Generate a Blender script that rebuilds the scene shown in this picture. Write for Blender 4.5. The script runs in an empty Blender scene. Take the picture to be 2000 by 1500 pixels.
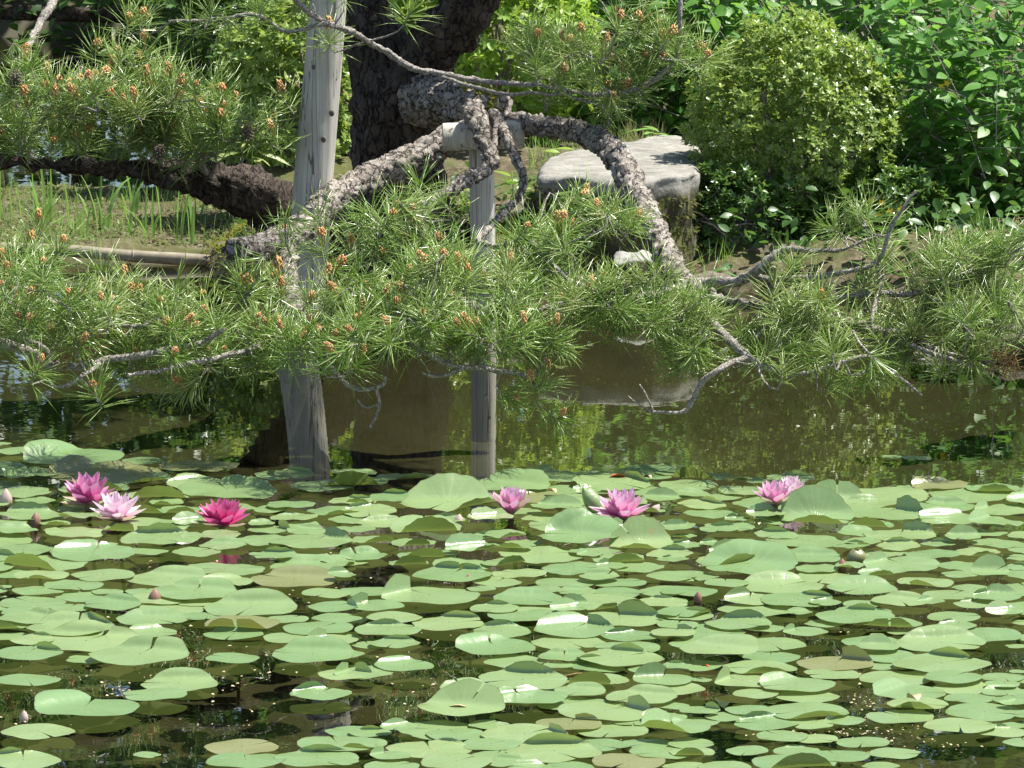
import bpy, math, random
import numpy as np
from mathutils import Vector, Matrix, noise

random.seed(7)
RNG = np.random.default_rng(11)
SC = bpy.context.scene
COL = SC.collection

# ---------------------------------------------------------------- camera, light, exposure
CAM_H, PITCH, FPX = 2.4, math.radians(8.5), 11460.0
cam_data = bpy.data.cameras.new('camera')
cam = bpy.data.objects.new('camera', cam_data)
COL.objects.link(cam)
cam.location = (0, 0, CAM_H)
cam.rotation_euler = (math.pi / 2 - PITCH, 0, 0)
cam_data.sensor_width = 36.0
cam_data.lens = 36.0 * FPX / 2000.0
cam_data.clip_start, cam_data.clip_end = 0.5, 800.0
SC.camera = cam

SUN_DIR = Vector((0.44, 0.10, 0.89)).normalized()          # towards the sun
world = bpy.data.worlds.new('World'); SC.world = world
world.use_nodes = True
wn = world.node_tree.nodes; wl = world.node_tree.links
sky = wn.new('ShaderNodeTexSky'); sky.sky_type = 'NISHITA'; sky.sun_disc = False
sky.sun_elevation = math.asin(SUN_DIR.z)
sky.sun_rotation = math.atan2(SUN_DIR.x, SUN_DIR.y)
wl.new(sky.outputs[0], wn['Background'].inputs[0])
wn['Background'].inputs[1].default_value = 0.085
sun_data = bpy.data.lights.new('sun', 'SUN'); sun_data.energy = 5.0
sun_data.angle = math.radians(0.53); sun_data.color = (1.0, 0.96, 0.88)
sun = bpy.data.objects.new('sun', sun_data); COL.objects.link(sun)
sun.rotation_euler = SUN_DIR.to_track_quat('Z', 'Y').to_euler()
sun.location = (4, 10, 12)
SC.view_settings.view_transform = 'Standard'
SC.view_settings.look = 'None'
SC.view_settings.gamma = 1.0
SC.view_settings.use_curve_mapping = False
SC.view_settings.exposure = 1.05
SC.render.engine = 'CYCLES'
SC.cycles.max_bounces = 10
SC.cycles.transparent_max_bounces = 16
SC.cycles.use_denoising = True

# ---------------------------------------------------------------- photo pixel -> place
CP, SP = math.cos(PITCH), math.sin(PITCH)
def ray(px, py):
    cx, cy = (px - 1000) / FPX, (750 - py) / FPX
    return Vector((cx, CP + cy * SP, -SP + cy * CP))
def P(px, py, Y):
    d = ray(px, py); t = Y / d.y
    return Vector((d.x * t, Y, CAM_H + d.z * t))
def G(px, py, z=0.0):
    d = ray(px, py); t = (z - CAM_H) / d.z
    return Vector((d.x * t, d.y * t, z))
def proj(v):
    x, y, z = v[0], v[1], v[2] - CAM_H
    f = y * CP - z * SP; u = y * SP + z * CP
    return 1000 + FPX * x / f, 750 - FPX * u / f
def mpp(Y): return Y / FPX * 1.01                            # metres per photo pixel

# ---------------------------------------------------------------- object helpers
def link(name, mesh, parent=None, loc=None):
    o = bpy.data.objects.new(name, mesh); COL.objects.link(o)
    if parent is not None: o.parent = parent
    if loc is not None: o.location = loc
    return o
def tag(o, label=None, cat=None, group=None, kind=None):
    if label: o['label'] = label
    if cat: o['category'] = cat
    if group: o['group'] = group
    if kind: o['kind'] = kind
    return o
def empty(name, loc, label, cat, group=None):
    o = bpy.data.objects.new(name, None); COL.objects.link(o); o.location = loc
    o.empty_display_size = 0.05
    return tag(o, label, cat, group)
def make_mesh(name, V, F, mat=None, smooth=True, rnd=None, attrs=None, fmat=None):
    """V (n,3); F: list of faces, or (m,k) array."""
    me = bpy.data.meshes.new(name)
    V = np.asarray(V, dtype=np.float32)
    if isinstance(F, np.ndarray):
        k = F.shape[1]; m = F.shape[0]
        flat = F.astype(np.int32).ravel(); start = np.arange(m, dtype=np.int32) * k; tot = np.full(m, k, np.int32)
    else:
        tot = np.array([len(f) for f in F], np.int32)
        flat = np.array([i for f in F for i in f], np.int32)
        start = np.concatenate([[0], np.cumsum(tot)[:-1]]).astype(np.int32); m = len(F)
    me.vertices.add(len(V)); me.vertices.foreach_set('co', V.ravel())
    me.loops.add(len(flat)); me.loops.foreach_set('vertex_index', flat)
    me.polygons.add(m); me.polygons.foreach_set('loop_start', start); me.polygons.foreach_set('loop_total', tot)
    if smooth: me.polygons.foreach_set('use_smooth', np.ones(m, dtype=bool))
    if fmat is not None: me.polygons.foreach_set('material_index', np.asarray(fmat, np.int32))
    at = dict(attrs or {})
    if rnd is not None: at['rnd'] = rnd
    for k_, v_ in at.items():
        a = me.attributes.new(k_, 'FLOAT', 'POINT'); a.data.foreach_set('value', np.asarray(v_, np.float32))
    me.update(calc_edges=True)
    if mat is not None:
        for x in (mat if isinstance(mat, (list, tuple)) else [mat]): me.materials.append(x)
    return me
def spread(base, R, T, S=None, rnd=None):
    """copies of base (V,F) under rotations R (n,3,3), positions T, scales S -> V, F, rnd"""
    V0, F0 = base
    V0 = np.asarray(V0, float); F0 = np.asarray(F0)
    R = np.asarray(R, float); T = np.asarray(T, float); n = len(T)
    S = np.ones(n) if S is None else np.asarray(S, float)
    V = np.einsum('nij,vj->nvi', R, V0) * S[:, None, None] + T[:, None, :]
    F = (F0[None] + (np.arange(n) * len(V0))[:, None, None]).reshape(-1, F0.shape[1])
    r = RNG.random(n) if rnd is None else np.asarray(rnd)
    return V.reshape(-1, 3), F, np.repeat(r, len(V0))
def basis(Yax, Zhint):
    """rotation matrices whose local Y follows Yax and whose local Z is close to Zhint (n,3)"""
    Y = Yax / np.linalg.norm(Yax, axis=1, keepdims=True)
    X = np.cross(Y, Zhint); X /= np.linalg.norm(X, axis=1, keepdims=True) + 1e-9
    Z = np.cross(X, Y)
    return np.stack([X, Y, Z], axis=2)
def merge(parts):
    Vs, Fs, Rs, o = [], [], [], 0
    for V, F, r in parts:
        Vs.append(V); Fs.append(F + o); Rs.append(r); o += len(V)
    return np.concatenate(Vs), np.concatenate(Fs), np.concatenate(Rs)
def unit(n, up=0.0):
    v = RNG.normal(size=(n, 3)); v[:, 2] += up
    return v / np.linalg.norm(v, axis=1, keepdims=True)
def smoothstep(a, b, x):
    t = np.clip((x - a) / (b - a), 0, 1); return t * t * (3 - 2 * t)
def catmull(pts, step):
    """pts: list of (Vector, radius) -> resampled list"""
    out = []
    n = len(pts)
    for i in range(n - 1):
        p0, p1, p2, p3 = pts[max(i - 1, 0)], pts[i], pts[i + 1], pts[min(i + 2, n - 1)]
        k = max(2, int((p2[0] - p1[0]).length / step))
        for j in range(k):
            t = j / k; t2, t3 = t * t, t * t * t
            q = 0.5 * ((2 * p1[0]) + (p2[0] - p0[0]) * t + (2 * p0[0] - 5 * p1[0] + 4 * p2[0] - p3[0]) * t2 + (3 * p1[0] - p0[0] - 3 * p2[0] + p3[0]) * t3)
            out.append((q, p1[1] + (p2[1] - p1[1]) * t))
    out.append(pts[-1]); return out
def tube(path, seg=8, disp=None, cap=True):
    """path: [(Vector, r)] -> V, F(list).  disp(point, angle index, r) -> radial offset"""
    V, F = [], []
    t_prev = None; u = None; n = len(path)
    for i, (p, r) in enumerate(path):
        t = (path[min(i + 1, n - 1)][0] - path[max(i - 1, 0)][0]).normalized()
        if u is None:
            u = t.orthogonal().normalized()
        else:
            u = (u - t * u.dot(t)).normalized()
        w = t.cross(u)
        for k in range(seg):
            a = 2 * math.pi * k / seg
            d = u * math.cos(a) + w * math.sin(a)
            q = p + d * r
            if disp: q = q + d * disp(q, r)
            V.append(q)
    for i in range(n - 1):
        for k in range(seg):
            a, b = i * seg + k, i * seg + (k + 1) % seg
            F.append((a, b, b + seg, a + seg))
    if cap:
        for i0, rev in ((0, True), ((n - 1) * seg, False)):
            c = len(V); V.append(path[0][0] if rev else path[-1][0])
            for k in range(seg):
                a, b = i0 + k, i0 + (k + 1) % seg
                F.append((c, b, a) if rev else (c, a, b))
    return [tuple(v) for v in V], F
def tris(F):
    out = []
    for f in F:
        for i in range(1, len(f) - 1): out.append((f[0], f[i], f[i + 1]))
    return np.array(out)

# ---------------------------------------------------------------- materials
class NT:
    def __init__(s, name):
        s.m = bpy.data.materials.new(name); s.m.use_nodes = True
        s.t = s.m.node_tree; s.n = s.t.nodes; s.n.clear()
        s.out = s.n.new('ShaderNodeOutputMaterial')
    def node(s, typ, **kw):
        x = s.n.new('ShaderNode' + typ)
        for k, v in kw.items():
            if k.startswith('_'): setattr(x, k[1:], v)
        return x
    def set(s, sock, v):
        if isinstance(v, bpy.types.NodeSocket): s.t.links.new(v, sock)
        elif v is not None:
            if hasattr(sock.default_value, '__len__') and not isinstance(v, (int, float)):
                if len(sock.default_value) == 4 and len(v) == 3: v = (*v, 1.0)
            sock.default_value = v
    def math(s, op, a, b=None, c=None, clamp=False):
        x = s.n.new('ShaderNodeMath'); x.operation = op; x.use_clamp = clamp
        for i, v in enumerate((a, b, c)):
            if v is not None: s.set(x.inputs[i], v)
        return x.outputs[0]
    def vmath(s, op, a, b=None, scale=None):
        x = s.n.new('ShaderNodeVectorMath'); x.operation = op
        s.set(x.inputs[0], a)
        if b is not None: s.set(x.inputs[1], b)
        if scale is not None: s.set(x.inputs['Scale'], scale)
        return x.outputs[0]
    def pos(s): return s.n.new('ShaderNodeNewGeometry').outputs['Position']
    def obj(s): return s.n.new('ShaderNodeTexCoord').outputs['Object']
    def noise(s, vec, scale, detail=4, rough=0.55, out='Fac', dist=0.0):
        x = s.n.new('ShaderNodeTexNoise'); s.set(x.inputs['Vector'], vec)
        x.inputs['Scale'].default_value = scale; x.inputs['Detail'].default_value = detail
        x.inputs['Roughness'].default_value = rough; x.inputs['Distortion'].default_value = dist
        return x.outputs[out]
    def voronoi(s, vec, scale, feature='DISTANCE_TO_EDGE', out='Distance', rand=1.0):
        x = s.n.new('ShaderNodeTexVoronoi'); x.feature = feature; s.set(x.inputs['Vector'], vec)
        x.inputs['Scale'].default_value = scale; x.inputs['Randomness'].default_value = rand
        return x.outputs[out]
    def ramp(s, fac, stops, interp='LINEAR'):
        x = s.n.new('ShaderNodeValToRGB'); x.color_ramp.interpolation = interp
        e = x.color_ramp.elements
        while len(e) < len(stops): e.new(0.5)
        for el, (p, c) in zip(e, stops):
            el.position = p; el.color = (*c, 1) if len(c) == 3 else c
        s.set(x.inputs[0], fac); return x.outputs[0]
    def mix(s, fac, a, b, mode='MIX'):
        x = s.n.new('ShaderNodeMix'); x.data_type = 'RGBA'; x.blend_type = mode
        s.set(x.inputs[0], fac); s.set(x.inputs[6], a); s.set(x.inputs[7], b)
        return x.outputs[2]
    def maprange(s, v, a, b, c=0.0, d=1.0):
        x = s.n.new('ShaderNodeMapRange'); s.set(x.inputs[0], v)
        for i, q in enumerate((a, b, c, d)): x.inputs[i + 1].default_value = q
        return x.outputs[0]
    def bump(s, h, strength=0.5, dist=0.01, normal=None):
        x = s.n.new('ShaderNodeBump'); s.set(x.inputs['Height'], h)
        x.inputs['Strength'].default_value = strength; x.inputs['Distance'].default_value = dist
        if normal is not None: s.set(x.inputs['Normal'], normal)
        return x.outputs[0]
    def mapping(s, vec, scale=(1, 1, 1), rot=(0, 0, 0), loc=(0, 0, 0)):
        x = s.n.new('ShaderNodeMapping'); s.set(x.inputs[0], vec)
        x.inputs['Scale'].default_value = scale; x.inputs['Rotation'].default_value = rot; x.inputs['Location'].default_value = loc
        return x.outputs[0]
    def rnd(s):
        """a random number per leaf (mesh attribute) or per object"""
        a = s.n.new('ShaderNodeAttribute'); a.attribute_name = 'rnd'
        o = s.n.new('ShaderNodeObjectInfo')
        return s.math('FRACT', s.math('ADD', a.outputs['Fac'], o.outputs['Random']))
    def attr(s, name):
        a = s.n.new('ShaderNodeAttribute'); a.attribute_name = name; return a.outputs['Fac']
    def principled(s, color, rough=0.6, spec=0.4, normal=None, **kw):
        x = s.n.new('ShaderNodeBsdfPrincipled')
        s.set(x.inputs['Base Color'], color); s.set(x.inputs['Roughness'], rough)
        x.inputs['Specular IOR Level'].default_value = spec
        if normal is not None: s.set(x.inputs['Normal'], normal)
        for k, v in kw.items(): s.set(x.inputs[k.replace('_', ' ')], v)
        return x.outputs[0]
    def translucent(s, color, normal=None):
        x = s.n.new('ShaderNodeBsdfTranslucent'); s.set(x.inputs[0], color)
        if normal is not None: s.set(x.inputs['Normal'], normal)
        return x.outputs[0]
    def mixsh(s, fac, a, b):
        x = s.n.new('ShaderNodeMixShader'); s.set(x.inputs[0], fac); s.set(x.inputs[1], a); s.set(x.inputs[2], b)
        return x.outputs[0]
    def done(s, sh):
        s.t.links.new(sh, s.out.inputs[0]); return s.m

def leaf_mat(name, cols, trans, tfac=0.35, rough=0.42, spec=0.45):
    k = NT(name); r = k.rnd()
    c = k.ramp(r, [(i / (len(cols) - 1), q) for i, q in enumerate(cols)])
    n = k.noise(k.obj(), 40, 2)
    c = k.mix(k.maprange(n, .3, .7, 0, .25), c, tuple(x * .7 for x in cols[0]))
    tc = k.mix(0.5, c, trans)
    return k.done(k.mixsh(tfac, k.principled(c, rough, spec), k.translucent(k.mix(1.0, tc, (1.6, 1.6, 1.6), 'MULTIPLY'))))

M = {}
M['needle'] = leaf_mat('pine needles', [(.17, .28, .055), (.25, .37, .085), (.36, .45, .15), (.21, .33, .07)], (.38, .52, .09), .34, .27, .9)
M['needle_dry'] = leaf_mat('pine needles, paler', [(.20, .29, .07), (.29, .37, .11), (.39, .44, .18), (.23, .33, .09)], (.42, .51, .11), .34, .27, .9)
M['azalea'] = leaf_mat('azalea leaves', [(.085, .16, .027), (.175, .27, .045), (.35, .45, .13), (.07, .13, .024)], (.40, .50, .06), .32, .36, .55)
M['azalea_bright'] = leaf_mat('azalea leaves, young', [(.15, .27, .035), (.23, .37, .045), (.33, .45, .08), (.13, .24, .03)], (.42, .54, .06), .38, .4, .45)
M['azalea_dark'] = leaf_mat('azalea leaves, old', [(.045, .10, .02), (.07, .15, .03), (.11, .21, .04), (.04, .09, .02)], (.2, .3, .04), .3, .35, .5)  # darkest of the azalea leaf colours
M['broad'] = leaf_mat('broad leaves', [(.06, .17, .03), (.10, .24, .04), (.15, .31, .06), (.075, .19, .035)], (.26, .48, .06), .35, .46, .45)
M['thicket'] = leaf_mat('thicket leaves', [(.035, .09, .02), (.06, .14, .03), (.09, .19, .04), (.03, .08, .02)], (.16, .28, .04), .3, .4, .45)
M['iris'] = leaf_mat('iris blades', [(.15, .30, .06), (.20, .37, .08), (.28, .43, .12)], (.3, .45, .08), .35, .4, .4)
M['ground_leaf'] = leaf_mat('ground cover leaves', [(.07, .13, .03), (.12, .19, .045), (.17, .15, .09), (.26, .21, .13)], (.25, .32, .07), .3, .5, .3)
M['dry_grass'] = leaf_mat('dry grass', [(.30, .27, .13), (.38, .33, .17), (.22, .26, .10)], (.35, .33, .15), .3, .55, .3)
M['pale_leaf'] = leaf_mat('pale bamboo grass leaves', [(.30, .40, .12), (.42, .48, .2), (.36, .44, .14)], (.45, .5, .15), .4, .4, .45)
M['fern_tan'] = leaf_mat('dry fern', [(.42, .30, .14), (.5, .38, .2), (.36, .24, .1)], (.45, .3, .12), .35, .5, .3)
M['blue_leaf'] = leaf_mat('blue green leaves', [(.05, .13, .10), (.07, .17, .13), (.05, .12, .08)], (.1, .25, .16), .3, .4, .5)
M['needle_brown'] = leaf_mat('dead needles', [(.26, .15, .06), (.34, .21, .09), (.22, .13, .06)], (.35, .2, .08), .25, .45, .3)
M['moss'] = leaf_mat('moss', [(.13, .15, .02), (.19, .21, .03), (.25, .25, .04)], (.3, .3, .05), .3, .8, .1)
M['moss_dark'] = leaf_mat('dark moss', [(.05, .065, .018), (.085, .10, .025), (.13, .14, .035), (.06, .05, .03)], (.12, .15, .03), .2, .8, .1)
def bark_mat(name, dark, mid, light, sc, lichen=(.42, .40, .37), lich=.35, zs=1.0):
    k = NT(name); p = k.mapping(k.obj(), (1, 1, zs))
    w1 = k.vmath('SCALE', k.vmath('SUBTRACT', k.noise(p, sc * .8, 4, .65, out='Color'), (.5, .5, .5)), scale=1.7 / sc)
    warp = k.vmath('ADD', p, w1)
    e = k.voronoi(warp, sc)
    e2 = k.voronoi(warp, sc * 2.3)
    cell = k.voronoi(warp, sc, 'F1', 'Color')
    wid = k.maprange(k.noise(p, sc * .7, 2), .3, .7, .015, .20)
    cr = k.math('DIVIDE', e, wid, clamp=True)
    cr2 = k.maprange(e2, 0, .07, .72, 1)
    n = k.noise(p, sc * 1.4, 6, .65)
    c = k.mix(k.maprange(n, .3, .7), mid, light)
    c = k.mix(k.math('MULTIPLY', k.math('FRACT', k.math('MULTIPLY', cell, 3.7)), .55), c, tuple(x * .55 for x in mid))
    c = k.mix(k.maprange(k.noise(p, sc * .45, 5, .65), .52, .66, 0, lich), c, lichen)
    m = k.math('MULTIPLY', cr, cr2)
    c = k.mix(m, dark, c)
    h = k.math('ADD', k.math('ADD', k.math('MULTIPLY', m, .5), k.math('MULTIPLY', cell, .45)), k.math('MULTIPLY', n, .3))
    b = k.bump(h, .9, .007)
    return k.done(k.principled(c, .85, .15, b))
M['bark_trunk'] = bark_mat('bark of the trunk', (.012, .009, .008), (.055, .042, .034), (.105, .083, .066), 32, (.20, .18, .155), .25, .5)  # albedo lowered, so part of the trunk's shade is in the colour
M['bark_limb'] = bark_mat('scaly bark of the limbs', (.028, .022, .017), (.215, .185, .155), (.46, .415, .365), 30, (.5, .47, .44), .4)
M['bark_twig'] = bark_mat('grey bark of the twigs', (.20, .17, .14), (.42, .38, .33), (.62, .58, .52), 130, (.55, .53, .48), .4)

def wood_mat():
    k = NT('weathered wood'); p = k.obj()
    g = k.mapping(p, (60, 60, 2.2))
    n = k.noise(g, 1.0, 5, .6, dist=.6)
    n2 = k.noise(k.mapping(p, (160, 160, 3)), 1.0, 3, .6)
    def band(loc, sc, w):
        q = k.noise(k.mapping(p, (sc, sc, .9), loc=loc), 1.0, 2, .4)
        return k.math('SUBTRACT', 1.0, k.math('DIVIDE', k.math('ABSOLUTE', k.math('SUBTRACT', q, .5)), w), clamp=True)
    line = k.math('MAXIMUM', band((0, 0, 0), 30, .011), band((3, 1, 2), 46, .010))
    c = k.ramp(n, [(.25, (.34, .315, .265)), (.5, (.47, .44, .385)), (.75, (.60, .57, .515))])
    c = k.mix(k.maprange(n2, .35, .65, 0, .4), c, (.38, .36, .33))
    c = k.mix(line, c, (.09, .078, .06))
    c = k.mix(k.maprange(k.noise(p, 9, 3), .5, .75, 0, .35), c, (.27, .29, .20))
    b = k.bump(k.math('ADD', k.math('MULTIPLY', n, .5), k.math('MULTIPLY', line, -.6)), .6, .003)
    return k.done(k.principled(c, .75, .25, b))
M['wood'] = wood_mat()
def simple(name, c1, c2, sc=30, rough=.7, spec=.3, bs=.3, bd=.003, detail=5):
    k = NT(name); p = k.obj(); n = k.noise(p, sc, detail, .6)
    return k.done(k.principled(k.mix(k.maprange(n, .3, .7), c1, c2), rough, spec, k.bump(n, bs, bd)))
M['knot'] = simple('wood knot', (.05, .042, .034), (.16, .135, .105), 90)
M['cut_wood'] = simple('cut wood end', (.30, .26, .2), (.46, .42, .35), 60)
M['bamboo'] = simple('old bamboo', (.15, .125, .085), (.31, .27, .195), 25, .55, .35, .3)
M['rope'] = simple('rope', (.05, .045, .04), (.11, .09, .07), 200)
M['old_cone'] = simple('old pine cone', (.06, .045, .035), (.17, .13, .1), 120)
M['yellow'] = simple('yellow petal', (.75, .5, .03), (.8, .6, .05), 40)
M['red_leaf'] = simple('fallen red leaf', (.30, .07, .02), (.42, .13, .03), 60)
M['tan_leaf'] = simple('fallen tan leaf', (.52, .36, .2), (.66, .50, .32), 60)
M['debris'] = simple('fallen bud scales', (.30, .24, .13), (.48, .40, .26), 80)
M['dead_pad'] = simple('withered pad', (.23, .15, .06), (.36, .30, .12), 40)

def rock_mat(name, base, light, dark, moss):
    k = NT(name); p = k.obj()
    n = k.noise(p, 14, 8, .65); n2 = k.noise(k.mapping(p, (8, 8, 40)), 1.0, 5, .6); n3 = k.noise(p, 110, 3)
    c = k.mix(k.maprange(n, .35, .65), base, light)
    c = k.mix(k.maprange(n2, .5, .68, 0, .6), c, dark)
    c = k.mix(k.maprange(n3, .5, .7, 0, .65), c, tuple(x * .6 for x in base))
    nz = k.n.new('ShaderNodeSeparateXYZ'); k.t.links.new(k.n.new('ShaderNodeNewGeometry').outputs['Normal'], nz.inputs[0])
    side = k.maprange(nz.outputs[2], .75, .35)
    if name == 'pale boulder':
        oz = k.n.new('ShaderNodeSeparateXYZ'); k.t.links.new(k.obj(), oz.inputs[0])
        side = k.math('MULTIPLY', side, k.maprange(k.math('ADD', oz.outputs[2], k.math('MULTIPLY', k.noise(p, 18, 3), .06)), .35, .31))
    mfac = k.math('MULTIPLY', side, k.maprange(k.noise(p, 7, 5), .28, .42, 0, .95))
    c = k.mix(mfac, c, moss)
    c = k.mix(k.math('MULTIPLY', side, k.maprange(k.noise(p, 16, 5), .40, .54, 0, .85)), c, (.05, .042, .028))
    h = k.math('ADD', n, k.math('MULTIPLY', n3, .3))
    return k.done(k.principled(c, .85, .2, k.bump(h, .6, .012)))
M['rock'] = rock_mat('pale boulder', (.21, .20, .175), (.33, .32, .285), (.12, .115, .10), (.085, .09, .022))
M['rock_dark'] = rock_mat('dark boulder', (.10, .085, .06), (.19, .165, .125), (.05, .045, .035), (.08, .09, .025))
M['rock_grey'] = rock_mat('grey stone', (.25, .245, .23), (.40, .39, .37), (.14, .135, .12), (.09, .09, .03))

def ground_mat():
    k = NT('bank soil'); p = k.pos()
    n = k.noise(p, 5, 8, .65); n2 = k.noise(p, 40, 5, .7); n3 = k.noise(p, 1.3, 4)
    c = k.ramp(n, [(.3, (.045, .036, .022)), (.5, (.10, .08, .05)), (.7, (.15, .13, .085))])
    c = k.mix(k.maprange(n2, .5, .68, 0, .5), c, (.27, .235, .17))
    c = k.mix(k.maprange(n3, .5, .62, 0, .7), c, (.085, .10, .028))
    c = k.mix(k.maprange(k.noise(p, 9, 4, .6, out='Fac'), .52, .64, 0, .6), c, (.075, .095, .03))
    return k.done(k.principled(c, .95, .1, k.bump(k.math('ADD', n, k.math('MULTIPLY', n2, .4)), .7, .02)))
M['ground'] = ground_mat()
def bed_mat():
    k = NT('pond mud'); p = k.pos()
    n = k.noise(k.mapping(p, (1, .6, 1)), 2.2, 6, .6); n2 = k.noise(p, 22, 5, .65)
    c = k.ramp(n, [(.3, (.065, .062, .042)), (.5, (.105, .098, .07)), (.7, (.145, .135, .10))])
    c = k.mix(k.maprange(n2, .5, .7, 0, .5), c, (.07, .075, .03))
    return k.done(k.principled(c, .95, .1))
M['bed'] = bed_mat()
def water_mat():
    k = NT('pond water'); p = k.pos()
    a = k.noise(k.mapping(p, (1.0, 1.5, 1)), 13, 2, .5, out='Color')
    b = k.noise(k.mapping(p, (1.0, 1.4, 1), loc=(7, 3, 0)), 42, 2, .5, out='Color')
    big = k.noise(p, .7, 2)
    amp = k.maprange(big, .35, .65, .0045, .011)
    v = k.vmath('ADD', k.vmath('SUBTRACT', a, (.5, .5, .5)), k.vmath('SCALE', k.vmath('SUBTRACT', b, (.5, .5, .5)), scale=.55))
    v = k.vmath('SCALE', v, scale=amp)
    v = k.vmath('MULTIPLY', v, (1, 1, 0))
    nrm = k.vmath('NORMALIZE', k.vmath('ADD', v, (0, 0, 1)))
    gl = k.n.new('ShaderNodeBsdfGlossy'); gl.inputs['Roughness'].default_value = 0.0
    gl.inputs[0].default_value = (.95, .97, .95, 1)
    k.t.links.new(nrm, gl.inputs['Normal'])
    tr = k.n.new('ShaderNodeBsdfTransparent'); tr.inputs[0].default_value = (.50, .51, .38, 1)
    fr = k.n.new('ShaderNodeFresnel'); fr.inputs[0].default_value = 1.333
    return k.done(k.mixsh(fr.outputs[0], tr.outputs[0], gl.outputs[0]))
M['water'] = water_mat()

def pad_mat(name, top, top2, under, spot):
    k = NT(name); o = k.obj(); g = k.n.new('ShaderNodeNewGeometry')
    oi = k.n.new('ShaderNodeObjectInfo').outputs['Random']
    n = k.noise(k.pos(), 9, 4, .6)
    c = k.mix(oi, top, top2)
    c = k.mix(k.maprange(n, .3, .7, 0, .35), c, tuple(x * .78 for x in top))
    fl = k.noise(k.pos(), 150, 3, .7)
    c = k.mix(k.maprange(fl, .62, .75, 0, .45), c, (.30, .36, .17))
    rim = k.attr('rim')
    sp = k.maprange(k.noise(k.pos(), 26, 4, .7), .62, .70)
    sp = k.math('MULTIPLY', sp, k.maprange(oi, .5, .97, .0, .8))
    c = k.mix(sp, c, spot)
    c = k.mix(k.math('MULTIPLY', k.maprange(rim, .965, 1.0), .45), c, (.16, .13, .05))
    sep = k.n.new('ShaderNodeSeparateXYZ'); k.t.links.new(o, sep.inputs[0])
    ang = k.math('ARCTAN2', sep.outputs[1], sep.outputs[0])
    vein = k.math('POWER', k.math('ABSOLUTE', k.math('SINE', k.math('MULTIPLY', ang, 9.0))), .35)
    veinm = k.math('MULTIPLY', k.math('SUBTRACT', 1.0, vein), k.maprange(rim, .95, .3))
    c = k.mix(k.math('MULTIPLY', veinm, .5), c, (.31, .41, .19))
    c2 = k.mix(n, under, tuple(x * .7 for x in under))
    col = k.mix(g.outputs['Backfacing'], c, c2)
    wob = k.noise(k.pos(), 30, 2)
    h = k.math('ADD', k.math('MULTIPLY', vein, .25), k.math('ADD', k.math('MULTIPLY', fl, .12), wob))
    b = k.bump(h, .35, .003)
    rough = k.math('ADD', k.maprange(n, .3, .7, .20, .36), k.math('MULTIPLY', g.outputs['Backfacing'], .15))
    pr = k.principled(col, rough, .75, b)
    return k.done(k.mixsh(.22, pr, k.translucent(k.mix(.5, c, (.36, .46, .04)))))
M['pad'] = pad_mat('lily pad', (.18, .295, .12), (.285, .375, .16), (.17, .22, .035), (.38, .32, .12))
M['pad_red'] = pad_mat('reddish lily pad', (.22, .24, .10), (.25, .25, .11), (.15, .08, .03), (.36, .22, .08))

def petal_mat(name, base, mid, tip):
    k = NT(name); t = k.attr('along')
    r = k.rnd()
    c = k.ramp(t, [(0.0, base), (.45, mid), (1.0, tip)])
    st = k.attr('across')
    c = k.mix(k.math('MULTIPLY', k.math('POWER', k.math('ABSOLUTE', st), 2.0), .45), c, tip)
    c = k.mix(k.math('MULTIPLY', r, .25), c, base)
    lines = k.math('SINE', k.math('MULTIPLY', st, 22.0))
    b = k.bump(lines, .12, .002)
    return k.done(k.mixsh(.3, k.principled(c, .45, .35, b), k.translucent(c)))
PETALS = {
    'deep': petal_mat('deep magenta petal', (.55, .012, .16), (.62, .03, .22), (.74, .22, .45)),
    'rose': petal_mat('rose petal', (.55, .03, .24), (.60, .10, .34), (.72, .40, .60)),
    'pink': petal_mat('pink petal', (.66, .10, .33), (.72, .28, .50), (.82, .62, .76)),
    'pale': petal_mat('pale pink petal', (.72, .26, .48), (.80, .52, .67), (.86, .78, .83)),
}
M['sepal'] = petal_mat('sepal', (.26, .25, .09), (.55, .42, .34), (.62, .55, .38))
M['bud'] = petal_mat('bud sepal', (.30, .22, .12), (.26, .16, .10), (.40, .20, .18))
M['bud_pale'] = petal_mat('pale bud sepal', (.42, .40, .22), (.60, .50, .44), (.62, .46, .46))
M['stamen'] = simple('stamens', (.75, .42, .05), (.85, .6, .12), 90, .6)
def cone_mat():
    k = NT('pollen cone'); r = k.rnd(); n = k.noise(k.obj(), 220, 3)
    c = k.ramp(r, [(0, (.46, .21, .08)), (.4, (.56, .31, .13)), (.75, (.62, .40, .19)), (1, (.58, .46, .2))])
    c = k.mix(k.maprange(n, .4, .65, 0, .45), c, (.30, .12, .05))
    return k.done(k.principled(c, .65, .25))
M['cone'] = cone_mat()
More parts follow.
